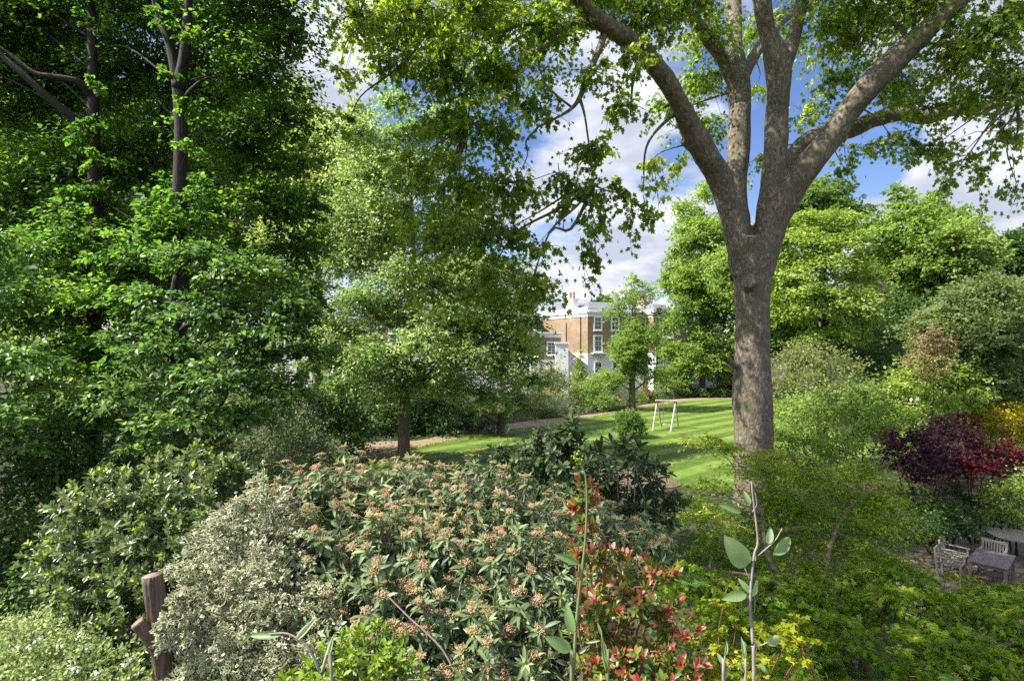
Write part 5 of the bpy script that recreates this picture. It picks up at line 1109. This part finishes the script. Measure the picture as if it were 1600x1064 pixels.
# tall rhododendron shoots standing clear of the bush against the lawn
def rhodo_shoots():
    rng = np.random.default_rng(9); ro = [x for x in bpy.data.objects if x.name == 'rhododendron'][0]; o = np.array(ro.location)
    t = [(880, 668, 9), (893, 655, 9), (875, 690, 8.9), (955, 690, 8.9), (978, 690, 8.9), (1000, 698, 8.9), (1010, 722, 9), (935, 705, 8.9), (905, 690, 8.9), (1025, 728, 9.1), (965, 712, 8.8), (890, 672, 9), (990, 715, 8.9)]
    tp = np.array([P(*x) for x in t]); a = Acc(); c = Acc()
    for q in tp: a.tube(catmull([q - np.array([rng.normal() * .05, 0, .9]), q - np.array([rng.normal() * .04, 0, .4]), q], 4), np.linspace(.014, .007, 9), 5)
    whorls(c, rng, tp, np.tile(UP, (len(tp), 1)) + rng.normal(size=(len(tp), 3)) * .25, 11, .26, (40, 110), (.1, .9), T['ellip'], .08, .15, .9)
    whorls(c, rng, tp - UP * .22, np.tile(UP, (len(tp), 1)), 8, .23, (65, 120), (.1, .7), T['ellip'], .1, .25, .9)
    link('tall_shoots', a.mesh('tall_shoots', [M['stem_grey']], o, True), ro); link('rosettes', c.mesh('rosettes', [L['rhodo']], o), ro)
rhodo_shoots()
root, o, _, rng = shrub('spiraea_shrub', 'pale green low shrub dotted with white flowers, in the bottom left corner', 'shrub',
      [lobe(a, b, d, r, .8) for a, b, d, r in ((30, 1020, 4.6, 56), (90, 1010, 4.7, 50), (150, 1030, 4.6, 50), (60, 1070, 4.4, 64), (130, 1080, 4.4, 64), (200, 1070, 4.5, 40), (0, 1060, 4.4, 60), (-40, 1010, 4.8, 60), (60, 985, 4.9, 30), (10, 985, 5., 34))], L['spiraea'], 66,
      tpl='rhomb', size=.036, dens=38, n=24, width=.5, flat=.35, droop=-.2, ub=.7, rag=.45, rnd=.9, stems=M['stem_green'], stem_r=.01)
for x in ((45, 1015, 4.5), (30, 1022, 4.5), (112, 1048, 4.35), (126, 1002, 4.7), (150, 1060, 4.3), (60, 1008, 4.55), (205, 1040, 4.5), (118, 1055, 4.3), (195, 1048, 4.5), (90, 1018, 4.55), (140, 1018, 4.6)):
    c = Acc(); p = P(*x) + np.array([0, 0, .05]) + rng.normal(size=(8, 3)) * .012
    c.leaves(T['oval'], p, rng.normal(size=p.shape), UP + rng.normal(size=p.shape) * .4, .03, rng.random(len(p)))
    link('flower', c.mesh('flower', [L['white']], o), root)

# ------------------------------------------------------------------ Japanese maple, right foreground
def jap_maple():
    rng = np.random.default_rng(70); pads = []
    for (py, d, x0, x1) in ((695, 12, 1090, 1150), (718, 11.5, 1100, 1260), (744, 11, 1090, 1390), (774, 10.4, 1080, 1430), (805, 9.8, 1050, 1400), (840, 9.2, 1060, 1385), (875, 8.6, 1070, 1390), (905, 8.1, 1080, 1440), (930, 7.7, 1100, 1640), (960, 7.3, 1120, 1660), (990, 6.9, 1130, 1680), (1020, 6.6, 1150, 1700), (1050, 6.3, 1180, 1720), (1085, 6.0, 1200, 1740)):
        n = max(2, int((x1 - x0) / 66))
        for i in range(n):
            x = x0 + (x1 - x0) * (i + rng.uniform(.15, .85)) / n; yy = py + rng.normal() * 9; dd = d * rng.uniform(.95, 1.06)
            if py > 985 and 1290 < x < 1400 and rng.random() < .65: continue
            if py < 730 and x < 1150 and rng.random() < .5: continue
            R = rng.uniform(46, 76) * dd / F * (.62 if py < 760 and x < 1170 else 1); pads.append((P(x, yy, dd), np.array([R, R, R * .26])))
    b = P(1330, 1100, 7.2); o = np.array([b[0], b[1], float(ground_z(b[0], b[1]))])
    root = empty('japanese_maple', o, 'wide green Japanese maple with layered feathery boughs, shading the lower right', 'tree')
    t = Acc(); mains = []
    for pts, r in (([(1345, 1110, 7.2), (1328, 1040, 7.3), (1290, 980, 7.5), (1235, 920, 7.9), (1200, 870, 8.6), (1190, 800, 9.6)], .07), ([(1345, 1110, 7.2), (1352, 1020, 7.5), (1390, 950, 8), (1440, 920, 8.2), (1520, 940, 8)], .06), ([(1300, 1000, 7.4), (1290, 900, 8.4), (1310, 820, 9.6), (1350, 770, 10.4)], .05), ([(1235, 920, 7.9), (1180, 900, 8), (1110, 890, 8.4)], .04), ([(1345, 1110, 7.2), (1450, 1040, 7), (1560, 1010, 6.9), (1660, 990, 6.9)], .055)):
        q = catmull([P(*x) for x in pts], 6); q[0] = o - UP * .1 if r > .05 else q[0]; t.tube(q, np.linspace(r, r * .35, len(q)), 8); mains.append(q)
    allq = np.vstack(mains)
    for C, R in pads:
        i = int(np.argmin(np.linalg.norm(allq - C, axis=1))); t.tube(limb_path(rng, allq[i], C, .04, .07), np.linspace(.016, .006, 13), 5)
    link('trunk', t.mesh('trunk', [M['bark_mid']], o, True), root)
    B, Tp, I = sprays(rng, pads, 15, .3, -.6, rag=.42)
    tw = Acc(); tw.twigs(B, Tp, .005, .002); link('twigs', tw.mesh('twigs', [M['bark_mid']], o), root)
    c = Acc(); fill(c, rng, B, Tp, I, T['tri'], .062, 24, .8, .10, .3, 1.3, .4, .6, None, .45, .3, lambda p: (p[:, 1] > 7.9))
    fill(c, rng, B, Tp, I, T['lobed'], .072, 20, .8, .12, .4, 1.2, .4, .6, None, .5, .28, lambda p: (p[:, 1] <= 8.3))
    link('crown', c.mesh('crown', [L['acer']], o), root)
jap_maple()
root, o, _, rng = shrub('golden_maple', 'bright golden-yellow maple sprays at the bottom, right of the red photinia', 'shrub',
      [lobe(a, b, d, r, .4) for a, b, d, r in ((1250, 975, 5.0, 26), (1230, 995, 4.9, 30), (1270, 1010, 4.9, 24), (1190, 985, 5, 26), (1150, 985, 5, 30), (1125, 1020, 4.8, 36), (1180, 1040, 4.7, 36), (1120, 1055, 4.6, 40), (1200, 1075, 4.5, 40), (1095, 1000, 4.9, 22), (1150, 1085, 4.5, 40), (1245, 1030, 4.8, 18), (1130, 950, 5.2, 24))], L['golden'], 71,
      tpl='lobed', size=.05, dens=30, n=13, width=.75, flat=.12, droop=.3, ub=1.3, sag=.1, rag=.25, rnd=.4, stems=M['stem_red'], stem_r=.01, base=(1.75, 4.9))
a = Acc(); a.tube(catmull([P(1245, 985, 4.9), P(1258, 1025, 4.85), P(1272, 1050, 4.8), P(1276, 1064, 4.78), P(1300, 1110, 4.7)], 5), np.linspace(.006, .012, 21), 6)
link('red_stem', a.mesh('red_stem', [M['stem_red']], o, True), root)

# ferns
def fern(label, base, n, ln, seed, spread=1.):
    rng = np.random.default_rng(seed); root = empty('fern', base, label, 'fern', 'ferns among the foreground shrubs'); c = Acc(); s = Acc()
    for i in range(n):
        a_ = 6.283 * i / n + rng.normal() * .2; dr = np.array([math.cos(a_), math.sin(a_), 0]); l = ln * rng.uniform(.8, 1.1); t = np.linspace(0, 1, 22)
        q = np.asarray(base) + dr * (l * t * spread)[:, None] + UP * (l * (.95 * t - .62 * t ** 2.2))[:, None]
        s.tube(q, np.linspace(.006, .002, 22), 4); lat = np.cross(dr, UP)
        for sg in (-1, 1):
            qq = q[3:]; sz = l * .26 * np.sin(np.linspace(.5, 3.0, len(qq))) + .01
            c.leaves(T['lance'], qq, lat * sg + dr * .35 + rng.normal(size=qq.shape) * .05, np.tile(UP, (len(qq), 1)), sz, rng.random(len(qq)), .8)
    link('fronds', c.mesh('fronds', [L['fern']], base), root); link('stalks', s.mesh('stalks', [M['stem_green']], base), root)
fern('arching green fern in the bottom right corner under the maple', P(1530, 1130, 5.2), 8, .5, 1)
fern('small bright fern between the viburnum and the maple, above the photinia', P(1080, 915, 6.2), 8, .22, 2)

# ------------------------------------------------------------------ tall thin shoots close to the window
def shoot(label, stem, leaves, seed, mat='stem_grey', r0=.0062, d0=2.4, twigs=(), bud=None):
    rng = np.random.default_rng(seed); p = np.array([P(x, y, d) for x, y, d in stem]); b = p[0].copy(); b[2] = float(ground_z(b[0], b[1]))
    p = np.vstack([b[None], p]); o = b; root = empty('tall_shoot', o, label, 'shoot'); a = Acc(); q = catmull(p, 6)
    a.tube(q, np.linspace(r0 * 1.3, r0 * .45, len(q)), 8)
    for t in twigs: z = catmull([P(x, y, d) for x, y, d in t], 5); a.tube(z, np.linspace(r0 * .55, r0 * .3, len(z)), 6)
    link('stem', a.mesh('stem', [M[mat]], o, True), root); c = Acc()
    for (x0, y0, x1, y1, d, wd, face, dz) in leaves:
        A = P(x0, y0, d); E = P(x1, y1, d + dz); ln = np.linalg.norm(E - A)
        c = Acc(); c.leaves(T['big'], A[None], (E - A)[None], np.array([[face, -1., .6]]), ln, rng.uniform(.2, .9), wd * .8)
        link('leaf', c.mesh('leaf', [L['magnolia']], o, True), root)
    if bud:
        k = Acc(); n = 26; q = np.array([P(*bud)]) + rng.normal(size=(n, 3)) * .013
        k.leaves(T['blob'], q, rng.normal(size=(n, 3)), rng.normal(size=(n, 3)), rng.uniform(.008, .016, n), rng.random(n)); link('flower_bud', k.mesh('flower_bud', [L['choisya']], o), root)
    return root
shoot('tall grey shoot with large felted leaves in front of the Japanese maple',
      [(1178, 1110, 2.3), (1176, 1000, 2.3), (1172, 940, 2.3), (1178, 870, 2.3), (1184, 845, 2.3), (1178, 790, 2.3), (1174, 752, 2.3)],
      [(1166, 885, 1140, 845, 2.3, 1.15, -.4, -.05), (1172, 880, 1164, 855, 2.3, .7, .2, 0), (1175, 880, 1182, 860, 2.3, .7, .6, .03), (1200, 850, 1206, 825, 2.3, 1., .1, 0), (1208, 866, 1242, 838, 2.3, .75, .4, .05), (1172, 926, 1156, 905, 2.3, .75, -.3, 0), (1174, 932, 1186, 908, 2.3, .75, .5, 0),
       (1166, 928, 1134, 934, 2.3, .85, -.2, -.04), (1172, 788, 1164, 768, 2.3, .8, -.3, 0), (1158, 800, 1130, 788, 2.3, .7, -.2, -.03), (1196, 1005, 1226, 995, 2.3, .7, .5, .05), (1166, 1010, 1160, 1000, 2.3, .8, 0, 0), (1184, 1036, 1202, 1052, 2.3, .9, .3, -.03)], 1,
      twigs=([(1184, 868, 2.3), (1196, 858, 2.3), (1212, 843, 2.3), (1222, 825, 2.3)], [(1176, 800, 2.3), (1182, 788, 2.3), (1180, 770, 2.3)], [(1172, 905, 2.3), (1164, 888, 2.3)], [(1174, 1010, 2.3), (1188, 1008, 2.3), (1200, 1003, 2.3)]))
shoot('slender tall shoot with a small green bud on top, in front of the red photinia',
      [(893, 1110, 2.0), (896, 1050, 2.0), (900, 980, 2.0), (906, 920, 2.0), (914, 850, 2.0), (917, 790, 2.0), (915, 745, 2.0), (908, 726, 2.0)],
      [(896, 990, 884, 946, 2., .75, -.4, 0), (892, 1015, 858, 998, 2., .9, -.2, -.04), (904, 1020, 918, 1010, 2., .7, .3, 0), (905, 880, 870, 866, 2., .6, -.4, -.03), (918, 770, 926, 762, 2., .7, .4, 0), (900, 1070, 912, 1052, 2., .7, .4, 0)], 2, 'stem_green', .0058, bud=(905, 720, 2.0))
shoot('thin curved shoot low in the foreground, between the two tall ones',
      [(950, 1100, 2.1), (948, 1050, 2.1), (944, 1010, 2.1), (940, 990, 2.1)],
      [(948, 1050, 944, 1000, 2.1, .5, .2, 0), (940, 992, 934, 975, 2.1, .6, -.3, 0), (938, 1000, 915, 1004, 2.1, .35, 0, 0)], 3, 'stem_green', .005)
shoot('arching shoot with a curled yellow-green leaf, low in front of the variegated shrub',
      [(520, 1110, 2.1), (500, 1050, 2.1), (480, 1010, 2.1), (450, 990, 2.1), (420, 990, 2.1)],
      [(462, 1000, 490, 968, 2.1, .5, .3, 0), (440, 992, 385, 992, 2.1, .45, -.2, 0), (510, 1030, 520, 995, 2.1, .4, .3, 0), (395, 990, 370, 1010, 2.1, .35, -.3, 0)], 4, 'stem_grey', .006)
shoot('short budded shoot at the bottom edge, left of the felted leaf shoot',
      [(1130, 1110, 2.2), (1131, 1060, 2.2), (1133, 1020, 2.2)], [(1133, 1040, 1122, 1022, 2.2, .8, -.3, 0), (1132, 1025, 1138, 1004, 2.2, .5, .3, 0), (1132, 1060, 1140, 1040, 2.2, .5, .4, 0)], 5, 'stem_grey', .0055)
shoot('short pale shoot with closed leaves, just left of the felted leaf shoot', [(1165, 1110, 2.25), (1164, 1050, 2.25), (1163, 1015, 2.25)], [(1163, 1030, 1161, 998, 2.25, .45, 0, 0), (1163, 1050, 1150, 1035, 2.25, .4, -.3, 0)], 6, 'stem_grey', .005)

# ------------------------------------------------------------------ ground cover so that no bare soil shows between the plants
def ground_cover():
    rng = np.random.default_rng(77); n = 130000
    x = rng.uniform(-34, 46, n); y = rng.uniform(4, 74, n) ** 1.0
    poly = np.vstack([lawn_l, lawn_r]); 
    def inside(poly, q):
        ins = np.zeros(len(q), bool); j = len(poly) - 1
        for i in range(len(poly)):
            (xi, yi), (xj, yj) = poly[i], poly[j]
            c = ((yi > q[:, 1]) != (yj > q[:, 1])) & (q[:, 0] < (xj - xi) * (q[:, 1] - yi) / (yj - yi + 1e-12) + xi); ins ^= c; j = i
        return ins
    q = np.c_[x, y]; k = ~inside(poly, q) & ~inside(pe, q) & ~inside(bed[:-1], q) & ~((x > 9) & (x < 20) & (y > 12.2) & (y < 18.5))
    hs = [(-40, 30, 60)]
    q = q[k]; m = len(q); a = Acc()
    patch = np.sin(q[:, 0] * .9) + np.sin(q[:, 1] * .7 + 1) + np.sin(q[:, 0] * .33 + q[:, 1] * .41)
    q2 = q[patch > -.6]; m = len(q2)
    pos = np.c_[q2, ground_z(q2[:, 0], q2[:, 1]) + rng.uniform(.02, .22, m)]
    a.leaves(T['heart'], pos, rng.normal(size=(m, 3)) * [1, 1, .3], UP + rng.normal(size=(m, 3)) * .35, rng.uniform(.1, .22, m), rng.random(m) * .9)
    tag(link('ground_cover', a.mesh('ground_cover', [L['ground']], (0, 0, 0))), kind='stuff')
ground_cover()
